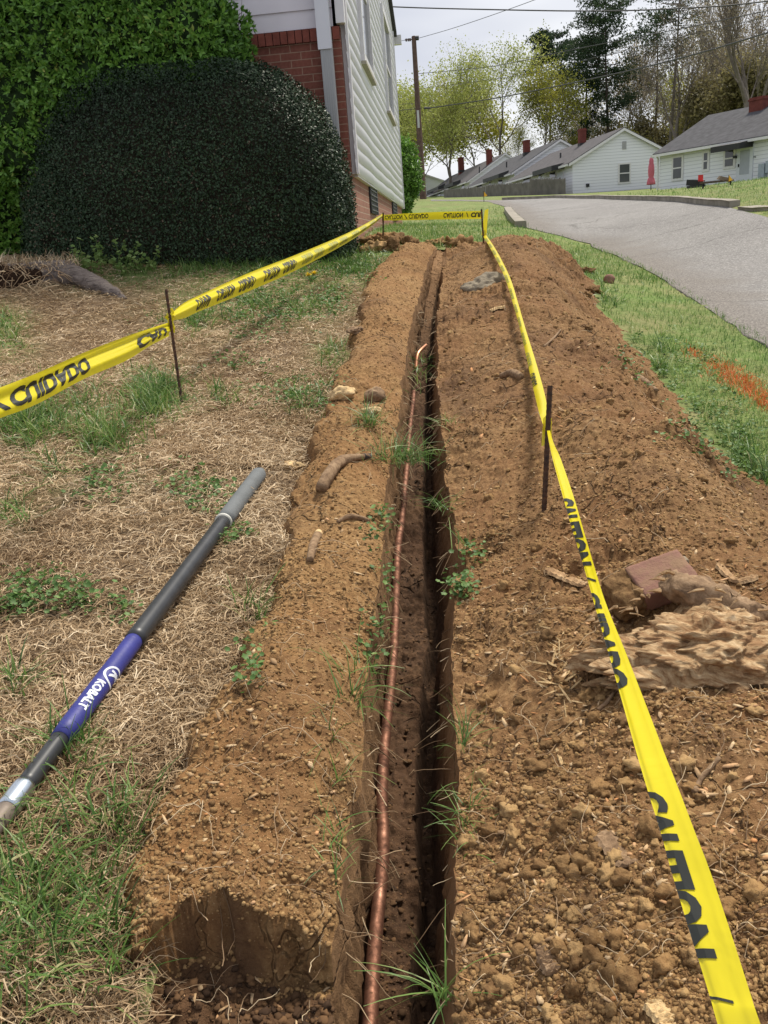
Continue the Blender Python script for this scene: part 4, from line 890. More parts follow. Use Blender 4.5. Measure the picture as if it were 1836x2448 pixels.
blob(888,985,(.04,.025,.014),'flat tan flake of wood just below the root stubs',M_pale,'wood_flake','wood',9,.3,1.8,3,.6)
blob(698,1122,(.038,.030,.022),'pale lump of rotten wood on the dead grass beside the left bank',M_pale,'wood_lump','wood',10,.4,2,4,.5)
blob(850,795,(.05,.03,.022),'grey flake of bark at the upper left foot of the left bank',M_bark,'bark_flake','wood',11,.4,2,4,.5,.5)
blob(1318,1738+60,(.0,.0,.0),'x',M_pale,'x','x') if False else None
# half brick with soil and old mortar clinging to it
bk=P3(1590,1425);bd=depth(bk)
rt=empty('old_brick',bk);tag(rt,'old reddish brick caked with mortar leaning on the rotten log','brick')
def roughbox(c,sz,R_,mt,name,amp,n=16,seed=0,rnd=.12):
    V,F0=ICO[5];V=V.copy();V=np.sign(V)*np.abs(V)**rnd;V/=np.abs(V).max();V=V/np.maximum(np.abs(V).max(1),1e-6)[:,None]*np.maximum(np.abs(V).max(1)[:,None],.0)
    m=np.abs(ICO[5][0]).max(1)[:,None];V=ICO[5][0]/m;V=V*(1-rnd*.12*(np.abs(V)**6).sum(1)[:,None]+rnd*.12)
    V=V*(np.array(sz)/2);V=V+amp*np.stack([fbm3(V*[1,1,1]+seed,40,4,seed+k) for k in range(3)],1);V=V@R_.T+c;return mesh(name,V,F0,mt,rt,smooth=True)
from mathutils import Euler
Rb=np.array(Euler((math.radians(24),math.radians(-12),math.radians(16))).to_matrix())
roughbox(PD(1580,1388,bd*.99),(.135,.095,.062),Rb,M_brick1,'brick',.0022,seed=2)
roughbox(PD(1494,1425,bd*.99),(.075,.10,.075),Rb,M_clod,'mortar',.014,seed=5,rnd=1.)
roughbox(PD(1594,1366,bd*1.0),(.11,.022,.055),Rb,plain('mortar_grey',(.30,.24,.17),.9,0,.2,30,.2,.003),'mortar',.008,seed=7,rnd=1.)
# rotten log
t=NT('rotten_wood');c=t.co((1,1,1),rot=(0,0,.5));m_=t.n('Mapping',{'Vector':c,'Scale':(2.,5.,5.)}).outputs[0]
g1=t.noise(6,7,.7,m_,2.2);g2=t.noise(16,5,.7,c)
col=t.ramp(g1,[(.30,(.13,.068,.034)),(.43,(.34,.20,.10)),(.56,(.52,.36,.20)),(.75,(.70,.55,.36))]);col=t.mix(t.ramp(g2,[(.52,(0,0,0)),(.68,(.8,.8,.8))]),col,(.24,.12,.055));M_rot=t.bsdf(col,.9,0,t.bump(g1,.012),.2)
lg=P3(1690,1575);V,F0=ICO[5];V=V.copy();bm=bmesh.new();bmesh.ops.create_icosphere(bm,subdivisions=7,radius=1);V=np.array([v.co[:] for v in bm.verts]);F0=np.array([[v.index for v in f.verts] for f in bm.faces]);bm.free()
an=.10;ld=depth(lg)
q=V.copy();W_=V+.35*np.stack([fbm3(V,1.8,2,60+k) for k in range(3)],1);rad=1+.50*fbm3(W_*[1.7,1.1,1],1.8,4,21,.6)+.14*(1-2*np.abs(fbm3(W_*[2.2,1.6,1.5],1.8,3,22)))+.055*fbm3(W_*[6,3.5,3],2.4,4,23,.65)-.30*np.exp(-((V[:,0]+.25)**2+(V[:,1]+.15)**2+(V[:,2]-.95)**2)/.03)
V=V*rad[:,None]*np.array([.225,.12,.075]);ragged=sst(.10,.22,-V[:,0]);V[:,0]-=ragged*.05*np.abs(fbm3(V*[1,14,14],3.,2,24))*2
V[:,0]+=.0;cz,sz=math.cos(an),math.sin(an);V=V@np.array([[cz,sz,0],[-sz,cz,0],[0,0,1]]);V=V+lg+[.02,.0,.01]
rl=empty('rotten_log',lg);tag(rl,'big torn chunk of pale rotten wood at the right edge','rotten wood')
mesh('trunk',V,F0,M_rot,rl,smooth=True)
# side arm with bark and torn fibres
A_=PD(1600,1380,ld*1.06);B_=PD(1740,1450,ld*1.03);D_=PD(1850,1500,ld*1.02)
V,Fc=tube(cs(np.array([A_+[.0,.03,-.02],B_,D_]),np.linspace(0,1,30)),np.interp(np.linspace(0,1,30),[0,.3,1],[.020,.04,.036]),24,True);V=V+.016*np.stack([fbm3(V,24,5,k,.65) for k in (1,2,3)],1)*1.8;mesh('limb',V,Fc,M_bark,rl,smooth=True)
B=MB()
for i in range(90):
    pxx=rng.uniform(1410,1830);pyy=np.interp(pxx,[1410,1500,1600,1700,1830],[1560,1640,1690,1680,1650])+rng.normal(0,14) if rng.random()<.55 else np.interp(pxx,[1410,1520,1600,1700,1830],[1500,1440,1380,1420,1480])+rng.normal(0,18)
    c_=PD(pxx,pyy,ld*rng.uniform(.96,1.02));a=rng.uniform(-2.9,-1.9) if rng.random()<.6 else rng.uniform(-3.6,-.2);L=rng.uniform(.012,.04);dirv=np.array([math.cos(a),math.sin(a)*.4,rng.uniform(-.5,.5)]);w=rng.uniform(.0015,.005)
    P=np.array([c_,c_+dirv*L*.5,c_+dirv*L+[0,0,-.004]]);B.tube(P,[w,w*.8,w*.15],4)
B.build('torn_fibres',M_wood,rl)
# shredded chips beside the log
B=MB()
for i in range(46):
    c_=P3(1335+rng.normal(0,26),1590+rng.normal(0,34));a=rng.uniform(0,6.28);L=rng.uniform(.015,.045);w=rng.uniform(.001,.003);dirv=np.array([math.cos(a),math.sin(a),rng.uniform(.0,.9)]);B.tube(np.array([c_,c_+dirv*L*.5,c_+dirv*L]),[w,w*1.2,w*.3],4)
tag(B.build('wood_shreds',M_pale),'spray of shredded pale wood on the right bank left of the rotten log','wood')
# dandelions
rt=empty('dandelion',hit(742,668));tag(rt,'two yellow dandelion heads low in the grass before the dark bush','flower')
for pxx,pyy in ((738,664),(752,660)):
    c_=hit(pxx,pyy+4)+[0,0,.03];P=np.repeat(c_[None],60,0);V,Fc,q=ribbons(P,rng.uniform(0,6.28,60),rng.uniform(.02,.04,60),np.full(60,.010),rng.uniform(.3,1.4,60),rng.uniform(0,.5,60),2);mesh('flower_head',V,Fc,plain('dandelion_yellow',(.85,.62,.02),.6),rt)
V,Fc,q=ribbons(np.repeat(hit(746,672)[None],14,0),rng.uniform(0,6.28,14),np.full(14,.09),np.full(14,.014),np.full(14,.9),np.full(14,.5),4);mesh('leaves',V,Fc,M_blade,rt,attr={'rnd':np.full(len(V),.2)})
# stump at the left
sg=hit(60,690);sd=depth(sg);t=NT('stump_bark');c=t.co((1.2,4.5,6.),rot=(0,0,.45));n1=t.noise(7,6,.7,c,.6);M_st=t.bsdf(t.ramp(n1,[(.3,(.07,.055,.05)),(.5,(.17,.14,.125)),(.7,(.33,.28,.24))]),.9,0,t.bump(n1,.02),.2)
rt=empty('stump',sg);tag(rt,'hollow weathered tree stump with a long grey root at the left edge','stump')
V0,F0=ICO[5];V=V0*(1+.30*fbm3(V0,1.5,4,31)[:,None]);hol=np.exp(-(((V0-np.array([-.05,-.85,.20]))**2).sum(1))/.30);V=V*(1-.80*hol[:,None])
V=V*np.array([.52,.36,.30]);V[:,2]=np.minimum(V[:,2],.18+.02*fbm3(V,9,3,33));cc=PD(30,668,sd*1.04);V=V+.03*np.stack([fbm3(V0,6,4,k) for k in (41,42,43)],1)
mesh('trunk',V+cc+[0,.1,-.06],F0,M_st,rt,smooth=True)
Vh,Fh=ICO[4];Vh=Vh*(1+.5*fbm3(Vh,2.2,4,44)[:,None])*[.30,.12,.17];mesh('rotted_hollow',Vh+cc+[-.02,-.17,-.05],Fh,plain('dark_rotted_wood',(.035,.02,.013),.95,0,.5,20,.1,.01),rt,smooth=True)
P=cs(np.array([PD(95,628,sd*1.04),PD(150,632,sd*1.02),PD(205,655,sd*1.),PD(262,690,sd*.97),PD(300,706,sd*.95)]),np.linspace(0,1,36));P[:,2]-=np.interp(np.linspace(0,1,36),[0,.3,1],[.10,.07,.02]);V,Fc=tube(P,np.interp(np.linspace(0,1,36),[0,.35,.8,1],[.12,.105,.05,.01]),30);V=V+.016*np.stack([fbm3(V*[1,1,1],9,4,k) for k in (4,5,6)],1)*2;mesh('root',V,Fc,M_st,rt,smooth=True)
pa=[];rv=[]
for i in range(120):
    c_=PD(rng.uniform(-5,150),rng.uniform(628,700),sd*rng.uniform(.97,1.05)-.12);a=rng.uniform(0,6.28);L=rng.uniform(.05,.22);n=6;q=np.linspace(0,1,n);pts=c_+np.column_stack([np.cos(a)*L*q+rng.normal(0,.008,n),-.04*q,L*q*rng.uniform(-.9,.3)-L*.3*q*q]);pa.append((pts,np.linspace(.0035,.0015,n)));rv+=[rng.random()]*(n*4)
V,Fc=tubes_np(pa,4);mesh('rootlets',V,Fc,M_root,rt,attr={'rnd':rv})
x=[];y=[]
for i in range(1500):
    c_=hit(rng.uniform(-20,235),rng.uniform(640,690));x.append(c_[0]);y.append(c_[1])
x=np.array(x);y=np.array(y);zz=np.array([cc[2]+.06]*len(x))
P=[];
for i in range(600): P.append(PD(rng.uniform(-10,190),618+rng.normal(0,6)+abs(rng.normal(0,8)),sd*rng.uniform(.99,1.1))+[0,0,-.03])
V,Fc,q=ribbons(np.array(P),rng.uniform(0,6.28,600),rng.uniform(.03,.13,600),np.full(600,.006),rng.uniform(.1,1.3,600),rng.uniform(.2,1.5,600),4);mesh('dry_tuft',V,Fc,M_dead,rt,attr={'rnd':v_at(rng.uniform(.3,1,600),q)})
# ================= near house ===================================================
HX=-.93;HY=9.35;HF=19.75
def brickmat(name,axes,c1,c2,mortar):
    t=NT(name);c=t.n('TexCoord').outputs['Object'];s=t.n('SeparateXYZ',{0:c});v=t.n('CombineXYZ',{0:s.outputs[axes[0]],1:s.outputs[axes[1]]}).outputs[0]
    b=t.n('TexBrick',{'Vector':v,'Color1':c1+(1,),'Color2':c2+(1,),'Mortar':mortar+(1,),'Scale':1.,'Mortar Size':.0055,'Mortar Smooth':.2,'Bias':0.,'Brick Width':.205,'Row Height':.0685})
    n=t.noise(26,5,.7,c);col=t.mix(.25,b.outputs[0],t.ramp(n,[(.3,(.13,.05,.035)),(.7,(.42,.20,.14))]))
    return t.bsdf(col,.85,0,t.bump(b.outputs[1],-.006 if False else .006,-1.,t.bump(n,.002)) if False else t.bump(t.math('SUBTRACT',1.,b.outputs[1]),.006,1.,t.bump(n,.002)),.25)
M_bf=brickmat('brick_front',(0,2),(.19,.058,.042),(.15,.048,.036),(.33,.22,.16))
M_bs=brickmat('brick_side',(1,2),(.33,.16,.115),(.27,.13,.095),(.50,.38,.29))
M_bb=plain('brick_block',(.19,.058,.042),.85,0,.3,12,.25,.004)
def sidmat(name,col,sc=1.6):
    t=NT(name);c=t.co();n=t.noise(sc,4,.6,c);return t.bsdf(t.ramp(n,[(.3,tuple(k*.93 for k in col)),(.7,col)]),.5,0,t.bump(t.noise(6,2,.5,c),.004),.4)
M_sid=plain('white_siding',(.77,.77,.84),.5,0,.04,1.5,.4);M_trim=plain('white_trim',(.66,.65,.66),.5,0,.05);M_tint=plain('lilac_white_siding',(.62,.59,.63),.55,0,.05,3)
M_roofd=plain('dark_shingles',(.055,.055,.06),.9,0,.3,20,.3,.01);M_gutter=plain('grey_downspout',(.36,.37,.38),.45,0,.06,3);M_blk=plain('dark_opening',(.015,.016,.018),.6);M_glass=plain('window_glass',(.05,.06,.075),.08,0,.1,2,.8)
hb=1.0
hs=empty('brick_house',(HX-2.5,HY+5,hb));tag(hs,'white sided house on a brick base close by on the left','house')
# brick base and brick front
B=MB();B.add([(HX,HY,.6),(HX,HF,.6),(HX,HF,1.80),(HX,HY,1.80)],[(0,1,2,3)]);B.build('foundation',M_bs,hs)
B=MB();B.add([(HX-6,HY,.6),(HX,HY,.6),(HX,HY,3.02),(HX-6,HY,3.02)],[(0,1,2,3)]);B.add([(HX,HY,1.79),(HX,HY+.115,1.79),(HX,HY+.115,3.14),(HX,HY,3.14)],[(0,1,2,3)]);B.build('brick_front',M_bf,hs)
B=MB();z=3.075
for i in range(82):
    x=HX-.037-i*.0735;B.box((x,HY-.005+rng.normal(0,.001),z),(.0655,.05+.012,.112+rng.normal(0,.001)))
B.build('brick_ledge',M_bb,hs)
B=MB()
for i in range(16): B.add([(HX-6,HY+.01-.018,3.14+i*.165),(HX-.06,HY+.01-.018,3.14+i*.165),(HX-.06,HY+.01,3.14+(i+1)*.165),(HX-6,HY+.01,3.14+(i+1)*.165)],[(0,1,2,3)]);B.add([(HX-6,HY-.008,3.14+i*.165),(HX-.06,HY-.008,3.14+i*.165),(HX-.06,HY+.01,3.14+i*.165-.001),(HX-6,HY+.01,3.14+i*.165-.001)],[(0,1,2,3)])
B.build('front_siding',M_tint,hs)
# side wall: lap siding, slightly wavy with age
EX=.142;z0=1.79;sx=HX+.045
def rake(y): return 5.24+.25*(HF-y) if y>14.55 else 5.24+.25*(y-HY+.0)
nY=90;ys=np.linspace(HY+.06,HF-.02,nY);V=[];Fc=[];k=0
for i in range(34):
    zb=z0+i*EX;zt=zb+EX
    wv=.006*np.sin(ys*1.3+i*.12)+.004*np.sin(ys*2.9+i*.1)
    w2=.006*np.sin(ys*1.3+(i+1)*.12)+.004*np.sin(ys*2.9+(i+1)*.1)
    lim=np.array([rake(y) for y in ys]);zbv=np.minimum(zb+wv*.8,lim);ztv=np.minimum(zt+w2*.8,lim)
    V+= [np.column_stack([np.full(nY,sx+.002)+.0015*np.sin(ys*3+i*.3),ys,zbv-.001]),np.column_stack([np.full(nY,sx+.006)+.0015*np.sin(ys*3+i*.3),ys,zbv]),np.column_stack([np.full(nY,sx+.002)+.0015*np.sin(ys*3+i*.3),ys,ztv])]
    a=np.arange(nY-1)
    for u,w in ((0,1),(1,2)): Fc.append(np.stack([k+u*nY+a,k+u*nY+a+1,k+w*nY+a+1,k+w*nY+a],1))
    k+=3*nY
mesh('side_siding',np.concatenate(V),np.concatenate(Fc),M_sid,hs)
B=MB();B.box((HX+.015,HY+.02,(3.16+6)/2),(.085,.09,2.84));B.build('corner_trim',M_trim,hs)
B=MB();B.box((HX+.03,HY+.155,(1.79+6.)/2),(.075,.075,4.2));B.build('corner_trim',M_trim,hs)
B=MB();B.box((HX+.04,HF,(1.77+5.2)/2),(.06,.05,3.45));B.build('corner_trim',M_trim,hs)
B=MB();B.box((HX+.01,(HY+HF)/2+.1,1.785),(.07,HF-HY-.3,.02));B.build('starter_strip',M_trim,hs)
# back/front shell so that nothing is see-through
B=MB();B.add([(HX-6,HF,.6),(HX,HF,.6),(HX,HF,5.24),(HX-6,HF,5.24)],[(0,1,2,3)]);B.add([(HX-6,HY,.6),(HX-6,HF,.6),(HX-6,HF,5.24),(HX-6,HY,5.24)],[(0,1,2,3)]);B.build('back_wall',M_sid,hs)
def win(y0,y1,zb,zt,name='window'):
    B=MB();w=.09;x=sx+.010
    B.box((x,y0+w/2,(zb+zt)/2),(.075,w,zt-zb));B.box((x,y1-w/2,(zb+zt)/2),(.075,w,zt-zb));B.box((x,(y0+y1)/2,zt-w/2),(.073,y1-y0-2*w,w));B.box((x,(y0+y1)/2,zb+w/2),(.073,y1-y0-2*w,w))
    f=B.build(name,M_trim,hs);B=MB();B.box((x-.012,(y0+y1)/2,(zb+zt)/2),(.02,y1-y0-2*w,zt-zb-2*w));B.build('pane',M_glass,f)
    B=MB();B.box((x-.005,(y0+y1)/2,(zb+zt)/2),(.035,y1-y0-2*w,.05));B.build('sash_rail',M_trim,f);B=MB();B.box((x+.02,(y0+y1)/2,zb-.022),(.07,y1-y0+.05,.035));B.build('sill',plain('tan_sill',(.36,.33,.26),.7),f)
win(11.12,12.60,3.14,5.0);win(15.75,17.55,3.20,4.80)
for y0,y1 in ((11.35,12.35),(16.1,17.3)):
    B=MB();B.box((HX+.012,(y0+y1)/2,1.62),(.02,y1-y0,.32));v=B.build('crawl_vent',M_blk,hs);B=MB()
    for k in range(5): B.box((HX+.028,(y0+y1)/2,1.50+k*.06),(.012,y1-y0,.012))
    B.box((HX+.026,y1-.03,1.62),(.02,.05,.32));B.build('vent_frame',plain('vent_grey',(.12,.125,.13),.6),v)
# roof, rake board, gutter end
B=MB();rx=HX+.12
for (ya,za,yb,zb) in ((HF+.35,5.17,14.55,6.56),(14.55,6.56,HY-.4,5.14)):
    B.add([(HX-6,ya,za),(rx,ya,za),(rx,yb,zb),(HX-6,yb,zb),(HX-6,ya,za+.10),(rx,ya,za+.10),(rx,yb,zb+.10),(HX-6,yb,zb+.10)],[(0,1,2,3),(4,7,6,5),(0,4,5,1),(1,5,6,2),(2,6,7,3),(3,7,4,0)])
B.build('roof',M_roofd,hs)
B=MB();B.box((HX+.12,HF+.42,5.12),(.17,.14,.17));B.box((HX-3,HF+.42,5.12),(6,.12,.12));B.build('gutter',M_trim,hs)
# downspout on the front
B=MB();dx=-1.065;B.box((dx,HY-.075,1.9),(.115,.08,2.1));
for k in range(5): B.box((dx-.042+k*.021,HY-.117,1.9),(.009,.008,2.1))
d1=B.build('downspout',M_gutter,hs);B=MB();B.box((dx-.01,HY-.085,4.3),(.132,.095,2.75));B.build('downspout',plain('pale_downspout',(.60,.61,.66),.45,0,.05,3),hs)
# ================= bushes =======================================================
def sup(u,p): return (np.abs(u)**p).sum(1)**(-1./p)
def foliage(name,centers,n,leaf,mt,parent,shell=(.72,1.03),asp=.5,face=True,seed=0,zmin=None,spread=.9,clus=0,amp=.10,fr=3.,whorl=0,pw=2.):
    """leaf faces over lumpy ellipsoids; centers: (c, r)"""
    g=np.random.default_rng(seed);wts=np.array([c[1][0]*c[1][2] for c in centers]);wts=wts/wts.sum();P=[];N=[]
    for (c,r),w in zip(centers,wts):
        m=int(n*w);u=g.normal(size=(m*2,3));u/=np.linalg.norm(u,axis=1)[:,None]
        if face: u=u[(u[:,1]<.45)]
        u=u[:m];rad=g.uniform(shell[0],shell[1],len(u))**1.0;lum=(1+amp*fbm3(u*fr+np.array(c),1.,3,seed)*2)*sup(u,pw)
        P.append(np.array(c)+u*np.array(r)*(rad*lum)[:,None]);N.append(u/np.array(r))
    P=np.concatenate(P);N=np.concatenate(N);N/=np.linalg.norm(N,axis=1)[:,None]
    if zmin is not None: k=P[:,2]>zmin(P[:,0],P[:,1]);P,N=P[k],N[k]
    if whorl:
        m=len(P);P=np.repeat(P,whorl,0);N=np.repeat(N,whorl,0);ax_=g.normal(size=P.shape);ax_-=N*(ax_*N).sum(1)[:,None];ax_/=np.linalg.norm(ax_,axis=1)[:,None]
        D=ax_*.8+N*g.uniform(.2,1.1,(len(P),1));D/=np.linalg.norm(D,axis=1)[:,None];P=P+D*leaf*.45
    else: D=g.normal(size=P.shape)+N*.6;D/=np.linalg.norm(D,axis=1)[:,None]
    NN=N*spread+g.normal(0,.6,P.shape)+[0,0,.35];S=np.cross(D,NN);S/=np.linalg.norm(S,axis=1)[:,None]+1e-9;L=leaf*g.uniform(.65,1.25,len(P))[:,None];up_=np.cross(S,D)
    if asp>.1:
        V=np.stack([P-D*L*.5,P-S*L*asp*.5-up_*L*.06,P+D*L*.5,P+S*L*asp*.5-up_*L*.06],1);m=len(P);f=np.array([(0,1,2,3)])
    V=V.reshape(-1,3);Fc=(f[None]+(np.arange(m)*4)[:,None,None]).reshape(-1,4);rr=np.clip(g.normal(.5,.2,m)+.45*fbm3(P,1.6,3,seed+3),0,1)
    return mesh(name,V,Fc,mt,parent,attr={'rnd':v_at(rr,4)})
def core(name,centers,sc,mt,parent,amp=.1,fr=3.,seed=0,pw=2.):
    Vs=[];Fs=[];n=0
    for c,r in centers:
        V,F0=ICO[4];lum=(1+amp*fbm3(V*fr+np.array(c),1.,3,seed)*2)*sup(V,pw);V=V*np.array(r)*(sc*lum)[:,None]+c;Vs.append(V);Fs.append(F0+n);n+=len(V)
    return mesh(name,np.concatenate(Vs),np.concatenate(Fs),mt,parent,smooth=True)
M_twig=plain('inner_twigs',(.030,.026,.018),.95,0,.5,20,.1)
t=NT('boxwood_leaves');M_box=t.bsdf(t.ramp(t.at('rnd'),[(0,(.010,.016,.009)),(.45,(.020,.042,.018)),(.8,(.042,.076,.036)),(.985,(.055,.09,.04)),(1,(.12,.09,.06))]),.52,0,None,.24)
def BC(px,py,d): return PD(px,py,d)
bushc=BC(462,560,8.45)
BX=[((bushc[0],bushc[1],bushc[2]-.12),(1.62,.78,1.68)),((bushc[0]-.85,bushc[1]-.05,bushc[2]-.12),(.70,.66,.95))]
gz=lambda x,y:lawn_z(x,y)+.02
rb=empty('round_bush',(bushc[0],bushc[1],float(lawn_z(bushc[0],bushc[1]))));tag(rb,'large dark clipped round bush in front of the house','bush')
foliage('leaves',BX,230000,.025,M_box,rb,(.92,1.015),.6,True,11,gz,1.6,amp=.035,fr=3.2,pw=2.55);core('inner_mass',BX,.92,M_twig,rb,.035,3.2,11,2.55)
t=NT('shrub_leaves');M_shr=t.leaf(t.ramp(t.at('rnd'),[(0,(.025,.07,.012)),(.35,(.085,.20,.028)),(.65,(.16,.33,.05)),(.93,(.25,.45,.08)),(1,(.36,.42,.10))]),.28,.42,.45)
def sc_(px,py,d,rx,rz,Y=None):
    c=PY(px,py,8.84) if d<10 else BC(px,py,d);k=depth(c)/F;return (tuple(c),(rx*k,min(.46,rx*k*.8),rz*k))
SH=[sc_(280,130,8.95,240,230),sc_(90,180,8.95,300,230),sc_(-120,330,8.7,230,330),sc_(480,190,8.95,120,140),sc_(250,60,8.8,260,130),sc_(-20,480,8.7,110,200),sc_(430,90,8.9,150,120),sc_(120,330,8.9,170,170),sc_(-120,120,8.5,300,200),sc_(430,210,8.85,160,120),sc_(545,190,9.0,60,75),sc_(545,240,8.9,60,70),sc_(490,110,8.95,95,100),sc_(555,165,8.95,52,70)]
rs=empty('tall_shrub',(SH[2][0][0]+.6,SH[2][0][1],1.05));tag(rs,'tall bright green shrub spreading behind and left of the dark bush','shrub')
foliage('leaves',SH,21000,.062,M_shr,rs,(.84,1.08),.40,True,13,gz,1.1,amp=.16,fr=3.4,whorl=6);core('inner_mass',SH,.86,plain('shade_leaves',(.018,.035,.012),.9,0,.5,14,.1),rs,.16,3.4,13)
B=MB();B.tube([(SH[2][0][0]+.6,SH[2][0][1]+.2,.8),(SH[2][0][0]+.6,SH[2][0][1]+.3,2.)],[.08,.05],8);B.build('stem',M_bark,rs)
# thin bare twigs of the shrub's neighbour at the wall
rw=empty('bare_twigs',PY(545,60,9.2));tag(rw,'fine bare twigs poking up beside the white wall above the shrub','twigs')
pa=[]
for i in range(26):
    a=PY(rng.uniform(500,570),rng.uniform(80,130),9.18);b=PY(rng.uniform(490,585),rng.uniform(-10,70),9.1);m_=(a+b)/2+rng.normal(0,.03,3);pa.append((np.array([a,m_,b]),np.array([.004,.003,.0015])))
V,Fc=tubes_np(pa,4);mesh('twigs',V,Fc,plain('twig_grey',(.16,.13,.11),.9),rw)
# green shrub behind the far corner of the house
t=NT('bright_shrub_leaves');M_bsh=t.leaf(t.ramp(t.at('rnd'),[(0,(.05,.12,.015)),(.5,(.13,.27,.04)),(1,(.26,.42,.09))]),.4,.5,.4)
G2=[sc_(962,425,20.2,42,66),sc_(965,372,20.2,30,40),sc_(980,430,20.1,28,45),sc_(958,480,20.1,30,34),sc_(940,400,20.2,40,60)]
G2=[(c,(r[0],max(r[0],.3),r[2])) for c,r in G2]
rg=empty('green_shrub',(G2[0][0][0],G2[0][0][1],float(lawn_z(G2[0][0][0],G2[0][0][1]))));tag(rg,'bright green shrub just beyond the far corner of the near house','shrub')
foliage('leaves',G2,16000,.085,M_bsh,rg,(.55,1.12),.5,False,17,None,.8,amp=.3,fr=3.);core('inner_mass',G2,.55,M_twig,rg,.2,3.,17)
# leaf litter and bare earth under the dark bush
x,y=sample(2600,200,900,600,640);k=(y>7.0)&(x<-.95);x,y=x[k],y[k]
chips(x,y,np.full(len(x),.022),np.full(len(x),.012),'leaf_litter','brown fallen leaves on the bare earth under the dark bush',zf=lawn_z)
# ================= far houses ===================================================
fh=np.array([-math.sin(psi),math.cos(psi),0.])
def HD(a,b): v=r0*a+fh*b; return v/np.linalg.norm(v)
M_fsid=(lambda t:(lambda z:t.bsdf(t.mix(t.math('LESS_THAN',t.math('FRACT',t.math('MULTIPLY',z,5.)),.16),(.76,.77,.82),(.50,.51,.56)),.6,0,None,.3))(t.n('SeparateXYZ',{0:t.n('TexCoord').outputs['Object']}).outputs[2]))(NT('far_siding'))
M_shg=plain('grey_shingles',(.095,.09,.095),.95,0,.25,3,.2);M_shd=plain('dark_grey_shingles',(.075,.075,.082),.95,0,.25,3,.2)
M_chim=plain('chimney_brick',(.15,.045,.036),.9,0,.2,4,.2);M_awn=plain('black_awning',(.018,.018,.02),.6);M_door=plain('white_door',(.62,.65,.70),.5,0,.05);M_fgl=plain('far_glass',(.045,.05,.055),.12,0,.2,1.,.8)
class Wall:
    def __init__(s,A,g,n): s.A,s.g,s.nn=np.array(A),g,n
    def at(s,px,py):
        v=ray(px,py);t=((s.A-[0,0,H])@s.nn)/(v@s.nn);p=v*t+[0,0,H];return (p-s.A)@s.g,p[2]
    def P(s,a,z,o=0.): p=s.A+s.g*a+s.nn*o;return np.array([p[0],p[1],z])
    def rect(s,px0,py0,px1,py1):
        c=[s.at(px0,(py0+py1)/2),s.at(px1,(py0+py1)/2),s.at((px0+px1)/2,py0),s.at((px0+px1)/2,py1)];a=sorted([c[0][0],c[1][0]]);return a[0],a[1],c[3][1],c[2][1]
    def box(s,a0,a1,z0,z1,o0,o1):
        V=[s.P(a,z,o) for o in (o0,o1) for a,z in ((a0,z0),(a1,z0),(a1,z1),(a0,z1))];return V,[(0,1,2,3),(4,7,6,5),(0,4,5,1),(1,5,6,2),(2,6,7,3),(3,7,4,0)]
def fwin(W,root,px0,py0,px1,py1,frame=.12,mull=True,mt=None,name='window'):
    a0,a1,z0,z1=W.rect(px0,py0,px1,py1);B=MB();V,Fc=W.box(a0-frame,a1+frame,z0-frame,z1+frame,.0,.05);B.add(V,Fc)
    if mull: V,Fc=W.box(a0,a1,(z0+z1)/2-.035,(z0+z1)/2+.035,.06,.085);B.add(V,Fc)
    f=B.build(name,M_trim,root);B=MB();V,Fc=W.box(a0,a1,z0,z1,.04,.065);B.add(V,Fc);B.build('pane',mt or M_fgl,f);return f
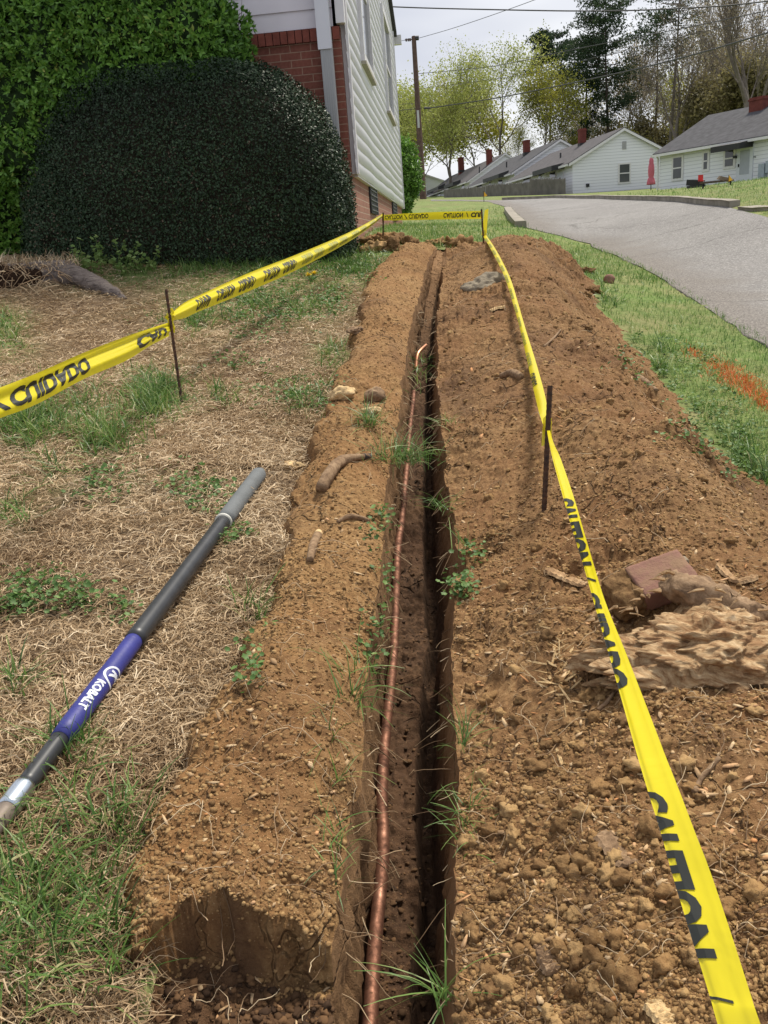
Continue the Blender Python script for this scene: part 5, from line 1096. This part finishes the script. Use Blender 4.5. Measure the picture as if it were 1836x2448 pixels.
def gable(name,label,A,g,l,Wd,L,ze,zp,roofm,ov=.35,group=None):
    """A near corner, g along the gable wall, l along the long wall"""
    A=np.array([A[0],A[1],0.]);zb=min(float(base(*(A+l*k)[:2])) for k in (0,L*.5,L))-.7
    rt=empty(name,(A[0],A[1],zb+.7));tag(rt,label,'house',group)
    c=[A,A+g*Wd,A+g*Wd+l*L,A+l*L];pt=lambda p,z:(p[0],p[1],z)
    B=MB();B.add([pt(p,zb) for p in c]+[pt(p,ze) for p in c],[(0,1,5,4),(1,2,6,5),(2,3,7,6),(3,0,4,7)])
    m0,m1=A+g*Wd/2,A+g*Wd/2+l*L;B.add([pt(c[0],ze),pt(c[1],ze),pt(m0,zp)],[(0,1,2)]);B.add([pt(c[3],ze),pt(c[2],ze),pt(m1,zp)],[(0,2,1)]);B.build('wall',M_fsid,rt)
    sl_=(zp-ze)/(Wd/2);B=MB()
    for sgn,e in ((-1,A),(1,A+g*Wd)):
        E0=e+g*sgn*ov-l*.25;E1=E0+l*(L+.5);R0=m0-l*.25;R1=m1+l*.25;zl=ze-sl_*ov+.04;t_=.14
        B.add([pt(E0,zl),pt(E1,zl),pt(R1,zp+.04),pt(R0,zp+.04),pt(E0,zl+t_),pt(E1,zl+t_),pt(R1,zp+.04+t_),pt(R0,zp+.04+t_)],[(0,1,2,3),(4,7,6,5),(0,4,5,1),(1,5,6,2),(2,6,7,3),(3,7,4,0)])
    B.build('roof',roofm,rt);B=MB()
    for sgn,e in ((-1,A),(1,A+g*Wd)):
        E0=e+g*sgn*ov-l*.30;R0=m0-l*.30;zl=ze-sl_*ov+.0
        B.add([pt(E0,zl-.06),pt(R0,zp-.06),pt(R0,zp+.12),pt(E0,zl+.12),pt(E0+l*.05,zl-.06),pt(R0+l*.05,zp-.06),pt(R0+l*.05,zp+.12),pt(E0+l*.05,zl+.12)],[(0,1,2,3),(4,7,6,5),(0,4,5,1),(2,6,7,3)])
        G0=e+g*sgn*(ov+.03)-l*.2;G1=G0+l*(L+.4);k=g*sgn*.12;B.add([pt(G0,zl-.02),pt(G1,zl-.02),pt(G1+k,zl-.02),pt(G0+k,zl-.02),pt(G0,zl+.12),pt(G1,zl+.12),pt(G1+k,zl+.12),pt(G0+k,zl+.12)],[(0,1,2,3),(4,7,6,5),(0,4,5,1),(1,5,6,2),(2,6,7,3),(3,7,4,0)])
    B.build('trim',M_trim,rt)
    return rt,Wall([A[0],A[1],0],g,-l),Wall([A[0],A[1],0],l,-g),(m0,zp)
def chimney(rt,m0,l,zp,px0,px1,py0,py1,off=.35,g=None,s=None,sz=.62):
    if s is None:
        pc=(px0+px1)/2;ss_=np.linspace(-5,60,600);q=[pix(*(np.append((m0+l*k+g*off)[:2],zp)))[0] for k in ss_];s=ss_[int(np.argmin(np.abs(np.array(q)-pc)))]
    p=m0+l*s+g*off;d=depth([p[0],p[1],zp]);zt=PD((px0+px1)/2,py0,d)[2];zb=min(PD((px0+px1)/2,py1,d)[2],zp-.2)-.4;w=(px1-px0)*d/F*.88
    az=math.atan2(l[1],l[0]);B=MB();B.box((p[0],p[1],(zt+zb)/2),(w*1.0,w*.9,zt-zb),rz=az);B.box((p[0],p[1],zt-.12),(w*1.12,w*1.0,.10),rz=az);c=B.build('chimney',M_chim,rt)
    B=MB();B.box((p[0],p[1],zb+.55),(w*1.08,w*.98,.30),rz=az);B.build('flashing',plain('dark_flashing',(.03,.03,.032),.7),c)
def ventpipe(rt,px,py0,py1,d):
    a,b=PD(px,py0,d),PD(px,py1+4,d);B=MB();B.tube([b,a],[.07,.07],8);B.build('vent_pipe',M_awn,rt)
def awning(W,rt,px0,py0,px1,py1,drop=.35,out=1.0):
    a0,a1,z0,z1=W.rect(px0,py0,px1,py1);B=MB();V=[W.P(a0,z1,.02),W.P(a1,z1,.02),W.P(a1,z0+drop,out),W.P(a0,z0+drop,out),W.P(a1,z0,out),W.P(a0,z0,out),W.P(a0,z0+drop*.3,.02),W.P(a1,z0+drop*.3,.02)]
    B.add(V,[(0,1,2,3),(3,2,4,5),(0,3,5,6),(1,7,4,2)]);B.build('awning',M_awn,rt)
gd=HD(.9956,.093);ld_=HD(-.093,.9956)
A1=PD(1369,463,62);ze1=PD(1369,391,62)[2];zp1=PD(1492,315,62.3)[2]
h1,w1g,w1s,(m1,_)=gable('white_house','white house end with a gable and one window, across the road by the red umbrella',A1,gd,ld_,7.45,17.,ze1,zp1,M_shg)
fwin(w1g,h1,1481,393,1504,435);
a0,a1,z0,z1=w1g.rect(1487.5,338,1497,357);B=MB();V,Fc=w1g.box(a0,a1,z0,z1,0,.04);B.add(V,Fc);B.build('gable_vent',plain('grey_vent',(.33,.33,.34),.7),h1)
a0,a1,z0,z1=w1g.rect(1401,439,1408,447);B=MB();V,Fc=w1g.box(a0,a1,z0,z1,0,.10);B.add(V,Fc);B.build('wall_box',M_blk,h1)
fwin(w1s,h1,1253,423,1268,452,.1,True);fwin(w1s,h1,1290,414,1294,440,.1);fwin(w1s,h1,1316,412,1329,438,.12);fwin(w1s,h1,1334,411,1347,438,.1,False,M_door,'door');awning(w1s,h1,1302,396,1350,413)
chimney(h1,m1,ld_,zp1,1381.7,1400.5,309,352,-.6,gd);ventpipe(h1,1340,366,378,68)
A2=A1+ld_*17.2;A2=PD(1231,470,79.2);ze2=PD(1231,413,79.2)[2];zp2=PD(1343,341,80)[2]
h2,w2g,w2s,(m2,_)=gable('white_house','second white row house, whose roof shows behind the umbrella house, with two chimneys',A2,gd,ld_,8.6,20.,ze2,zp2,M_shd)
fwin(w2s,h2,1142,438,1153,460,.1);fwin(w2s,h2,1171,432,1174,452,.1);fwin(w2s,h2,1193,430,1202,449,.12);fwin(w2s,h2,1204,428,1213,447,.1,False,M_door,'door');awning(w2s,h2,1177,414,1217,430)
chimney(h2,m2,ld_,zp2,1250,1267.7,336,372,-.8,gd);chimney(h2,m2,ld_,zp2,1162.6,1178,358.6,390,-.8,gd);ventpipe(h2,1211,387,396,86)
A3=PD(1124,474,101);ze3=PD(1124,433,101)[2];zp3=ze3+2.6
h3,w3g,w3s,(m3,_)=gable('white_house','farthest white row house, beside the wooden utility pole, with black awnings',A3,gd,ld_,8.6,33.,ze3,zp3,M_shg)
fwin(w3s,h3,1105.5,439,1111.5,461,.1);fwin(w3s,h3,1048,456,1054,473,.1);fwin(w3s,h3,1093,441,1098,462,.1,False,M_door,'door');awning(w3s,h3,1079,434,1102,446);awning(w3s,h3,1036,444,1065,457)
chimney(h3,m3,ld_,zp3,1095,1110.6,377,405,-.8,gd);ventpipe(h3,1146,399,409,97)
# house to the right
wd_=HD(.45,-.89);pd_=HD(.89,.45)
AR=PD(1576,458,52);zeR=PD(1574,370,52)[2];zpR=PD(1698,292,55)[2]
hr,wrs,wrg,(mR,_)=gable('white_house','white house at the right edge with a front door, black awning and tall brick chimney',AR,pd_,wd_,8.4,17.,zeR,zpR,M_shd)
# the long wall faces the road: build openings on it
WR=Wall([AR[0],AR[1],0],wd_,-pd_)
fwin(WR,hr,1611,377,1630,426,.14);fwin(WR,hr,1684,366,1692,404,.14);fwin(WR,hr,1735,360,1754,397,.14)
a0,a1,z0,z1=WR.rect(1766,352,1797,442);B=MB();V,Fc=WR.box(a0-.1,a1+.1,z0,z1+.12,0,.06);B.add(V,Fc);f=B.build('door',M_door,hr);B=MB();V,Fc=WR.box(a0+.12,a1-.12,z0+.55,z1-.15,.055,.075);B.add(V,Fc);B.build('pane',plain('pale_glass',(.35,.38,.42),.2,0,.1,2),f)
B=MB();V,Fc=WR.box(a0+.04,a0+.08,z0+.95,z0+1.1,.06,.13);B.add(V,Fc);B.build('handle',M_blk,f)
awning(WR,hr,1733,338,1802,360,.3,1.1)
a0,a1,z0,z1=WR.rect(1758,372,1762,378);B=MB();V,Fc=WR.box(a0,a1+.05,z0,z1,0,.2);B.add(V,Fc);B.build('wall_lamp',M_blk,hr)
a0,a1,z0,z1=WR.rect(1820,391,1834,424);B=MB();V,Fc=WR.box(a0,a1,z0,z1,0,.25);B.add(V,Fc);V,Fc=WR.box(a1+.05,a1+.45,z0+.2,z1+.1,0,.22);B.add(V,Fc);V,Fc=WR.box(a0+.2,a0+.3,z0-1.,z0,0.02,.12);B.add(V,Fc);B.build('meter_box',plain('meter_grey',(.33,.38,.43),.6,.2),hr)
for nx in (1797+9,):
    bm=text_mesh('32',.02);X=np.array([v.co[:] for v in bm.verts]);Fc=[[v.index for v in f.verts] for f in bm.faces];bm.free();a0,a1,z0,z1=WR.rect(1802,373,1808,377);V=np.array([WR.P(a0+(a1-a0)*x[0],z0+(z1-z0)*x[1],.03) for x in X]);mesh('house_number',V,Fc,M_blk,hr)
B=MB();B.tube([AR-wd_*.05-pd_*.1+[0,0,-.3],np.array([AR[0],AR[1],zeR-.25])-wd_*.05-pd_*.1,np.array([AR[0],AR[1],zeR-.05])-pd_*.35],.06,8);B.build('downspout',M_trim,hr)
sz=np.linspace(0,17,300);q=[pix(*np.append((mR+wd_*k)[:2],zpR))[0] for k in sz];s_=sz[int(np.argmin(np.abs(np.array(q)-1832)))]
chimney(hr,mR,wd_,zpR,1806,1850,232,285,-.5,pd_,s_);ventpipe(hr,1751,304,320,50)
a0=WR.rect(1760,440,1815,448);B=MB();V,Fc=WR.box(a0[0],a0[1],a0[2]-.25,a0[2]+.05,.0,1.2);B.add(V,Fc);B.build('door_step',plain('dark_step',(.06,.06,.05),.9),hr)
# pale gable far left behind the pole
PG=PD(985,462,150);hh,_,_,_=gable('white_house','pale gabled house far away, half hidden left of the utility pole',PD(948,462,150),HD(1,.2),HD(-.2,1),9,10,PD(950,443,150)[2],PD(980,418,151)[2],M_shg)
# wooden fences
M_fen=plain('grey_fence',(.16,.145,.135),.95,0,.3,1.5,.2)
def fence(P,hs_,label,gap=0.145):
    P=np.array(P,float);Pz=resamp(P,max(2,int(np.linalg.norm(np.diff(P,axis=0),axis=1).sum()/gap)));rt=empty('wooden_fence',Pz[0]);tag(rt,label,'fence');B=MB();n=len(Pz);d=(P[-1]-P[0]);az=math.atan2(d[1],d[0])
    for i,p in enumerate(Pz):
        h=np.interp(i/(n-1),np.linspace(0,1,len(hs_)),hs_)+rng.normal(0,.035);z=float(base(p[0],p[1]));w=gap*.90
        x=np.array([(-w/2,-.012,-.2),(w/2,-.012,-.2),(w/2,-.012,h-.07),(w*.2,-.012,h),(-w*.2,-.012,h),(-w/2,-.012,h-.07)]);y=x*[1,-1,1];V=np.concatenate([x,y]);R_=np.array([[math.cos(az),math.sin(az),0],[-math.sin(az),math.cos(az),0],[0,0,1]]);V=V@R_+[p[0],p[1],z]
        B.add(V,[(0,1,2,3,4,5),(11,10,9,8,7,6)]+[(k,k+6,(k+1)%6+6,(k+1)%6) for k in range(6)])
    B.build('pickets',M_fen,rt)
    for i in range(0,n,17):
        p=Pz[i];z=float(base(p[0],p[1]));C2=MB();C2.box((p[0]+.05,p[1]+.07,z+hs_[0]/2-.1),(.1,.1,hs_[0]+.15));C2.build('post',M_fen,rt)
fence([PD(1268,466,66),PD(1351,465,60.5)],[1.15,1.05],'tallest weathered grey picket fence, in front of the umbrella house side')
fence([PD(1162,470,78),PD(1212,468,72.5),PD(1266,466,66.4)],[.95,.95],'middle stretch of weathered grey picket fence by the far row of houses')
fence([PD(1062,474,101),PD(1130,472,85),PD(1160,470,78.3)],[.85,.85],'low far stretch of grey picket fence nearest the utility pole')
# utility pole and wires
M_pole=plain('dark_pole_wood',(.10,.065,.05),.95,0,.3,6,.2)
pb=PD(1012,478,48);pb[2]=float(base(pb[0],pb[1]))-.3;pt_=PD(989,88,48)
up_=empty('utility_pole',pb);tag(up_,'tall dark wooden utility pole standing left of the far houses','utility pole')
B=MB();B.tube([pb,pb*.5+pt_*.5,pt_],[.19,.155,.125],12);B.build('pole',M_pole,up_)
B=MB();p=PD(996,91,48);B.tube([p-r0*.10,p+r0*.12],[.12,.12],10);B.build('transformer_cap',plain('dark_metal',(.05,.05,.055),.5,.5),up_)
B=MB()
for dx in (-.42,-.30,-.2): q=PD(989,93,48)+r0*dx;B.tube([q+[0,0,-.1],q+[0,0,.04]],[.045,.05],8)
B.tube([PD(989,94,48)-r0*.5,PD(989,94,48)],[.03,.03],6);B.build('insulators',plain('brown_ceramic',(.09,.06,.05),.3),up_)
B=MB();q=PD(1000,285,47.8);B.box(q,(.12,.12,.9));B.build('conduit',plain('pale_conduit',(.45,.45,.46),.5),up_)
B=MB();q=PD(1014,259,47.6);B.tube([q,q+r0*.35],[.06,.05],8);B.build('cable_clamp',M_blk,up_)
M_wire=plain('cable',(.05,.05,.055),.6)
def wire(P,r,lab):
    P=[PD(*p) for p in P];Q=cs(np.array(P),np.linspace(0,1,60));V,Fc=tube(Q,r,6);tag(mesh('overhead_wire',V,Fc,M_wire,smooth=True),lab,'wire')
wire([(700,-2,26),(915,15,25),(1180,23,24),(1454,26,23),(1700,16,22),(1860,0,21.5),(2100,-25,21)],.018,'thickest dark cable crossing the sky above the trees near the top')
wire([(991,94,48),(1100,62,44),(1277,0,38),(1420,-60,34)],.013,'thin wire rising from the pole top to the upper edge')
wire([(1001,176,47.9),(1180,158,42),(1383,116,36),(1620,70,31),(1900,12,27)],.016,'upper wire sloping from the pole past the dark pines')
wire([(1016,260,47.6),(1200,232,43),(1473,176,36),(1660,130,32),(1836,78,28),(1950,44,26)],.028,'lower heavy cable sloping from the pole across the trees')
wire([(1003,212,47.9),(1240,180,41),(1500,118,34),(1836,40,27),(1950,8,25)],.010,'faint wire between the two sloping cables')
wire([(600,182,62),(800,130,56),(930,103,50),(987,93,48)],.012,'thin wire from the pole top towards the near house')
wire([(600,290,60),(850,272,52),(945,265,49),(1010,258,47.8)],.02,'dark wire from the pole clamp towards the near house')
wire([(600,262,60),(850,254,52),(945,250,49),(1005,246,47.8)],.011,'thin wire just above the clamp wire left of the pole')
# closed umbrella
ub=PD(1556,456,56);ub[2]=float(base(ub[0],ub[1]));ur=empty('patio_umbrella',ub);tag(ur,'closed pinkish red patio umbrella standing before the white houses','umbrella')
zt=PD(1550,376,56)[2]-ub[2];V=[];k=24;prof=[(1.0,.01),(.985,.03),(.93,.13),(.86,.17),(.80,.16),(.72,.20),(.55,.22),(.45,.20),(.38,.16),(.34,.22),(.22,.28),(.17,.30),(.165,.25)]
for hz,rr in prof:
    for j in range(k):
        a=2*np.pi*j/k;r_=rr*(1+.22*math.cos(6*a+hz*5));r_*=.8;V.append((r_*math.cos(a)+.06*(1-hz)*0-.28*(hz-.5)*0,r_*math.sin(a),hz*zt))
mesh('canopy',np.array(V)+ub,[tuple(f) for f in [(i*k+j,i*k+(j+1)%k,(i+1)*k+(j+1)%k,(i+1)*k+j) for i in range(len(prof)-1) for j in range(k)]],plain('pink_red_cloth',(.52,.13,.18),.8,0,.12,4),ur,smooth=True)
B=MB();B.tube([ub+[0,0,-.1],ub+[0,0,zt*1.02]],.03,8);B.build('pole',plain('dark_tube',(.06,.06,.06),.5,.5),ur)
# things on the lawn before the right house
def onlawn(px,py,d): p=PD(px,py,d);p[2]=float(base(p[0],p[1]));return p
def seenlawn(px,py): return hit(px,py)
d_=48.;p=seenlawn(1660,449);rt=empty('fire_pit',p);tag(rt,'low black grill cart lying in the grass before the right house','grill')
B=MB();k_=depth(p)/48;B.box(p+np.array([0,0,.26])*k_,(.85*k_,.5*k_,.30*k_),rz=-.3,ry=.12);B.build('lid',M_blk,rt);B=MB();B.box(p+np.array([.1,0,.06])*k_,(1.0*k_,.55*k_,.12*k_),rz=-.3);B.build('base',plain('dark_iron',(.03,.03,.03),.6),rt)
p=seenlawn(1713,447);rt=empty('garden_table',p);tag(rt,'low dark garden table with brown covers before the right house','table')
B=MB();B.box(p+np.array([0,0,.24])*k_,(1.45*k_,.6*k_,.07*k_),rz=-.5);B.build('table_top',plain('dark_brown',(.09,.06,.045),.8),rt);B=MB();
for dx,dy in ((-.55,.3),(.55,-.3)): B.box(p+np.array([dx,dy,.1])*k_,(.07*k_,.07*k_,.3*k_))
B.build('legs',M_blk,rt);B=MB();B.tube([p+np.array([.25,-.15,.25])*k_,p+np.array([.3,-.17,.42])*k_],[.33*k_,.25*k_],12);B.build('cover',plain('brown_cover',(.16,.12,.08),.9),rt)
p=seenlawn(1702,445)+[0,1.2,0];rt=empty('red_chair',p);tag(rt,'small red folding chair behind the dark garden table','chair')
B=MB();B.box(p+np.array([0,0,.55])*k_,(.26*k_,.05*k_,.30*k_),rz=-.4);B.build('backrest',plain('bright_red',(.55,.03,.03),.6),rt);B=MB();B.box(p+np.array([0,-.15,.38])*k_,(.28*k_,.26*k_,.05*k_),rz=-.4);B.build('seat',bpy.data.materials['bright_red'],rt)
for dx,dy in ((-.14,0),(.14,0),(-.14,-.28),(.14,-.28)): B=MB();B.box(p+np.array([dx,dy,.2])*k_,(.03*k_,.03*k_,.42*k_));B.build('leg',M_blk,rt)
M_fy=plain('flag_yellow',(.85,.45,.02),.6,0,.05)
def flag(px,py,d,s,lab,lean=0.):
    p=seenlawn(px,py);d=depth(p);s=s*d/45;rt=empty('marker_flag',p);tag(rt,lab,'flag');B=MB();B.tube([p,p+[lean,0,s*2.0]],.006 if d<30 else .015,5);B.build('wire',M_blk,rt)
    q=p+[lean,0,s*2.0];V=[q,q+r0*s*.75+[0,0,-s*.9],q+[-.1*s,0,-s*1.15],q+r0*s*.3+fh*.05*s+[0,0,-s*.55]];B=MB();B.add(V,[(0,3,2),(0,1,3),(3,1,2)]);B.build('flag_cloth',M_fy,rt)
flag(1741,447,47,.30,'yellow orange marker flag by the dark garden table before the right house')
flag(1157,482,42,.26,'small yellow marker flag at the end of the lawn left of the road')
# ================= trees =========================================================
def grow(g,p,d,L,r,lev,maxlev,paths,tips,wob=.10,up=.05,split=(3,5),ang=(.35,.8),lf=(.55,.78),tipr=.02,start=.35,n=6):
    P=[p];dd=np.array(d,float);dirs=[]
    for i in range(n):
        dd=dd+g.normal(0,wob,3)+[0,0,up];dd/=np.linalg.norm(dd);P.append(P[-1]+dd*L/n);dirs.append(dd.copy())
    re=max(r*.45,tipr*.6) if lev<maxlev else tipr*.4
    paths.append((np.array(P),np.linspace(r,re,n+1),lev))
    if lev>=maxlev: tips.append(P[-1]);tips.append(P[n//2]);return
    k=g.integers(split[0],split[1]+1)
    for j in range(k):
        f=start+(1-start)*(j+g.uniform(0,.9))/k;f=min(f,.98);i=int(f*n);q=P[i]+(P[i+1]-P[i])*(f*n-i) if i<n else P[-1];b=dirs[min(i,n-1)]
        a=g.uniform(*ang);az=g.uniform(0,6.283)+j*2.4;x=np.cross(b,[.2,.3,1.]);x/=np.linalg.norm(x)+1e-9;y=np.cross(b,x);nd=b*math.cos(a)+(x*math.cos(az)+y*math.sin(az))*math.sin(a)
        grow(g,q,nd,L*g.uniform(*lf),max(r*(1-f*.5)*.55,tipr),lev+1,maxlev,paths,tips,wob,up,split,ang,lf,tipr,.25,n)
    grow(g,P[-1],dd,L*g.uniform(.5,.7),re,lev+1,maxlev,paths,tips,wob,up,split,ang,lf,tipr,.2,n)
def quads(g,P,s,asp=.7):
    m=len(P);D=g.normal(size=(m,3));D/=np.linalg.norm(D,axis=1)[:,None];S=np.cross(D,g.normal(size=(m,3)));S/=np.linalg.norm(S,axis=1)[:,None]
    L=s*g.uniform(.6,1.3,m)[:,None];V=np.stack([P-D*L*.5,P-S*L*asp*.5,P+D*L*.5,P+S*L*asp*.5],1).reshape(-1,3);return V,(np.arange(m*4).reshape(m,4))
def wood(paths,name,mt,parent,org,kmin=3):
    Vs=[];Fs=[];n=0
    for P,r,lev in paths:
        V,Fc=tube(P,r,7 if lev==0 else 5 if lev==1 else 3,False);Vs.append(V);Fs.append(np.array(Fc)+n);n+=len(V)
    return mesh(name,np.concatenate(Vs),np.concatenate(Fs),mt,parent,smooth=True,org=org)
def lm(name,stops): t=NT(name);return t.leaf(t.ramp(t.at('rnd'),stops),.4,.6,.25)
M_maple=lm('spring_leaves',[(0,(.20,.24,.05)),(.5,(.38,.42,.11)),(1,(.55,.56,.22))])
M_mapg=lm('yellow_green_leaves',[(0,(.13,.15,.02)),(.5,(.27,.28,.04)),(1,(.42,.38,.07))])
M_pine=lm('pine_needles',[(0,(.014,.028,.014)),(.5,(.032,.058,.026)),(1,(.07,.105,.045))])
M_bud=lm('brown_buds',[(0,(.16,.13,.09)),(.5,(.30,.25,.16)),(1,(.42,.38,.22))])
M_olive=lm('olive_leaves',[(0,(.10,.09,.04)),(.5,(.20,.175,.08)),(1,(.32,.28,.12))])
M_trk=plain('grey_brown_bark',(.17,.145,.125),.95,0,.25,2.,.2);M_trd=plain('dark_bark',(.07,.055,.045),.95,0,.25,2.,.2)
def broadleaf(name,label,px,py,d,topy,spread,mt,seed,nl=16,ls=.26,trunk=.22,lean=(0,0),cat='tree',group=None,maxlev=4,bark=None,ang=(.35,.85),sig=.55,start=.35,split=(3,4),tipr=.022,fr=.38):
    g=np.random.default_rng(seed);b=onlawn(px,py,d);top_=PD(px,topy,d)[2];Ht=top_-b[2];b[2]-=.3
    rt=empty(name,b);tag(rt,label,cat,group);paths=[];tips=[]
    d0=np.array([lean[0],lean[1],1.])
    grow(g,b,d0/np.linalg.norm(d0),Ht*fr,trunk,0,maxlev,paths,tips,.07,.035,split,ang,(.62,.82),tipr,start)
    # fit the crown to the height it has in the photo
    T=np.array(tips);hz=T[:,2].max()-b[2];sc=np.array([spread,spread,Ht/hz])
    paths=[((P-b)*sc+b,r,l) for P,r,l in paths];T=(T-b)*sc+b
    o=wood(paths,'trunk',bark or M_trk,rt,b)
    if nl: 
        P=np.repeat(T,nl,0)+g.normal(0,sig,(len(T)*nl,3));V,Fc=quads(g,P,ls);rr=np.clip(.5+.5*fbm3(P,.35,3,seed)+g.normal(0,.15,len(P)),0,1);mesh('crown',V,Fc,mt,rt,attr={'rnd':v_at(rr,4)},org=b)
    return rt
def pine(name,label,px,py,d,topy,width,seed,crown=(.35,1.),n=70,ls=.34,dens=90,bark=None):
    g=np.random.default_rng(seed);b=onlawn(px,py,d);Ht=PD(px,topy,d)[2]-b[2];rt=empty(name,b);tag(rt,label,'tree');q=np.linspace(0,1,12)
    tr=b+np.column_stack([.35*np.sin(q*3+seed),.2*np.cos(q*4),q*Ht]);tr[0,2]-=.3;paths=[(tr,np.linspace(.26,.04,12),0)];P=[]
    for i in range(n):
        f=crown[0]+(crown[1]-crown[0])*g.random()**.8;c=tr[0]+(0,0,0);c=np.array([np.interp(f,q,tr[:,k]) for k in range(3)])
        env=.5+.5*math.sin(np.pi*min(1,max(.04,(f-crown[0])/(crown[1]-crown[0]))))**.6;L=width*(.2+.8*env)*g.uniform(.35,1.15);a=g.uniform(0,6.283)
        e=c+np.array([math.cos(a)*L,math.sin(a)*L,L*g.uniform(-.05,.45)]);m_=(c+e)/2+[0,0,-.12*L];paths.append((np.array([c,m_,e]),np.array([.06,.045,.015]),2))
        for k in range(3):
            cc=e*(1-k*.25)+c*(k*.25)+g.normal(0,.15,3);m=int(dens*(1-.25*k)*(.5+.5*L/width));u=g.normal(size=(m,3));P.append(cc+u*np.array([.62,.62,.36])*(.45+.35*L/width*1.4))
    P=np.concatenate(P);wood(paths,'trunk',bark or M_trd,rt,b);V,Fc=quads(g,P,ls,.45);rr=np.clip(.45+.4*fbm3(P,.5,3,seed)+g.normal(0,.15,len(P)),0,1);mesh('crown',V,Fc,M_pine,rt,attr={'rnd':v_at(rr,4)},org=b);return rt
# spring maples behind the row houses
broadleaf('maple_tree','yellow green spring tree just right of the utility pole',1075,470,118,150,1.15,M_maple,3,12,.25,.22,(-.02,0),sig=.62,start=.25)
broadleaf('maple_tree','tallest airy yellow green tree left of the dark pines, with an open branching trunk',1198,470,122,98,1.22,M_maple,4,12,.25,.28,(.03,0),sig=.62,start=.3)
broadleaf('maple_tree','dense yellow green tree leaning towards the dark pines',1290,468,112,152,.95,M_mapg,6,10,.25,.22,(.10,0),sig=.7,start=.35)
broadleaf('maple_tree','pale spring tree low behind the farthest row house',1010,470,150,215,1.3,M_maple,9,16,.42,.2,sig=.9,start=.25)
broadleaf('maple_tree','low yellow green tree between the two spring trees and the row house roofs',1140,470,135,215,1.4,M_mapg,10,18,.38,.2,sig=.9,start=.2)
# pines
pine('pine_tree','tallest dense dark pine with a leaning crown behind the umbrella house',1452,460,118,30,4.6,21,(.30,1.),80,.36,80)
pine('pine_tree','lower dark pine filling in left of the tallest dense pine',1408,460,124,118,4.6,22,(.25,1.),75,.36,80)
pine('pine_tree','small dark pine top showing above the yellow green tree',1322,466,150,104,4.0,23,(.55,1.),50,.50,90)
pine('pine_tree','tall thin scraggly pine with separate dark clumps near the upper right',1605,455,104,-60,3.6,24,(.52,1.),44,.34,46,M_trk)
pine('pine_tree','thin scraggly pine beside the forked bare trunk',1560,455,120,60,2.6,25,(.5,1.),26,.36,40)
# big bare trees
broadleaf('bare_tree','big bare tree with spreading limbs at the upper right above the brick chimney',1795,450,84,-150,.85,M_bud,31,3,.12,.55,(-.03,0),maxlev=5,ang=(.25,.6),start=.22,split=(3,4),tipr=.020,fr=.40,sig=.4)
broadleaf('bare_tree','forked bare tree leaning left before the scraggly pine',1612,455,100,40,.9,M_bud,32,3,.13,.38,(-.14,0),maxlev=5,ang=(.3,.65),start=.2,split=(3,3),tipr=.022,fr=.36,sig=.5)
broadleaf('olive_tree','olive brown leafy tree above the roof of the right house',1745,455,98,160,1.1,M_olive,33,26,.34,.25,sig=.7)
# wood behind: three kinds, each copied
def wood_tree(seed,mt,nl,label,group,first):
    px,py,d,ty=first;return broadleaf('woodland_tree',label,px,py,d,ty,1.0,mt,seed,nl,.30,.20,cat='tree',group=group,maxlev=4,ang=(.25,.6),start=.2,split=(3,4),tipr=.022,sig=.8)
def copies(rt,spots):
    z0=rt.location.z;d0=depth(rt.location);
    for px,py,d,s in spots:
        r=rt.copy();COL.objects.link(r);p=onlawn(px,py,d);p[2]-=.3;r.location=[float(c) for c in p];r.rotation_euler[2]=random.uniform(0,6.28);r.scale=(s,s,s*random.uniform(.9,1.1))
        for ch in rt.children: c=ch.copy();COL.objects.link(c);c.parent=r
k1=wood_tree(41,M_bud,2,'slender bare tree with a haze of brown buds in the wood behind the houses','bare budding trees in the wood',(1500,455,125,90))
copies(k1,[(1370,458,150,.8),(1440,458,140,.75),(1535,455,132,1.05),(1640,452,120,1.1),(1700,452,126,1.15),(1760,450,135,1.2),(1870,450,128,1.2)])
k2=wood_tree(42,M_olive,5,'low olive brown tree in the wood behind the houses','olive brown trees in the wood',(1550,455,118,270))
copies(k2,[(1395,458,126,.9),(1455,458,122,.9),(1620,455,116,1.1),(1690,452,108,1.3),(1840,450,98,1.3),(1345,460,130,.9)])
k3=wood_tree(43,M_mapg,6,'light yellow green tree in the wood behind the houses','light green trees in the wood',(1700,455,135,110))
copies(k3,[(1580,455,150,.9),(1640,455,112,.45),(1500,455,112,.38),(1830,452,130,.9),(1240,465,150,.6),(1390,458,118,.36),(1745,452,106,.5)])
# understory brush
g=np.random.default_rng(77);P=[]
for i in range(5500):
    px=g.uniform(1230,1960);d=g.uniform(96,140);hmax=np.interp(px,[1230,1350,1500,1700,1960],[2.5,4.,5.,5.,5.]);b=PD(px,455,d);z=float(1)*0;P.append((b[0],b[1],g.random()**1.2*hmax))
P=np.array(P);P[:,2]+=base(P[:,0],P[:,1]);k=fbm3(P,.25,3,7)>-.15;P=P[k];V,Fc=quads(g,P,.42,.6);o=mesh('underbrush',V,Fc,M_olive,attr={'rnd':v_at(np.clip(.4+.6*fbm3(P,.3,3,8)+g.normal(0,.15,len(P)),0,1),4)});tag(o,'brown brush along the foot of the wood',None,kind='stuff')
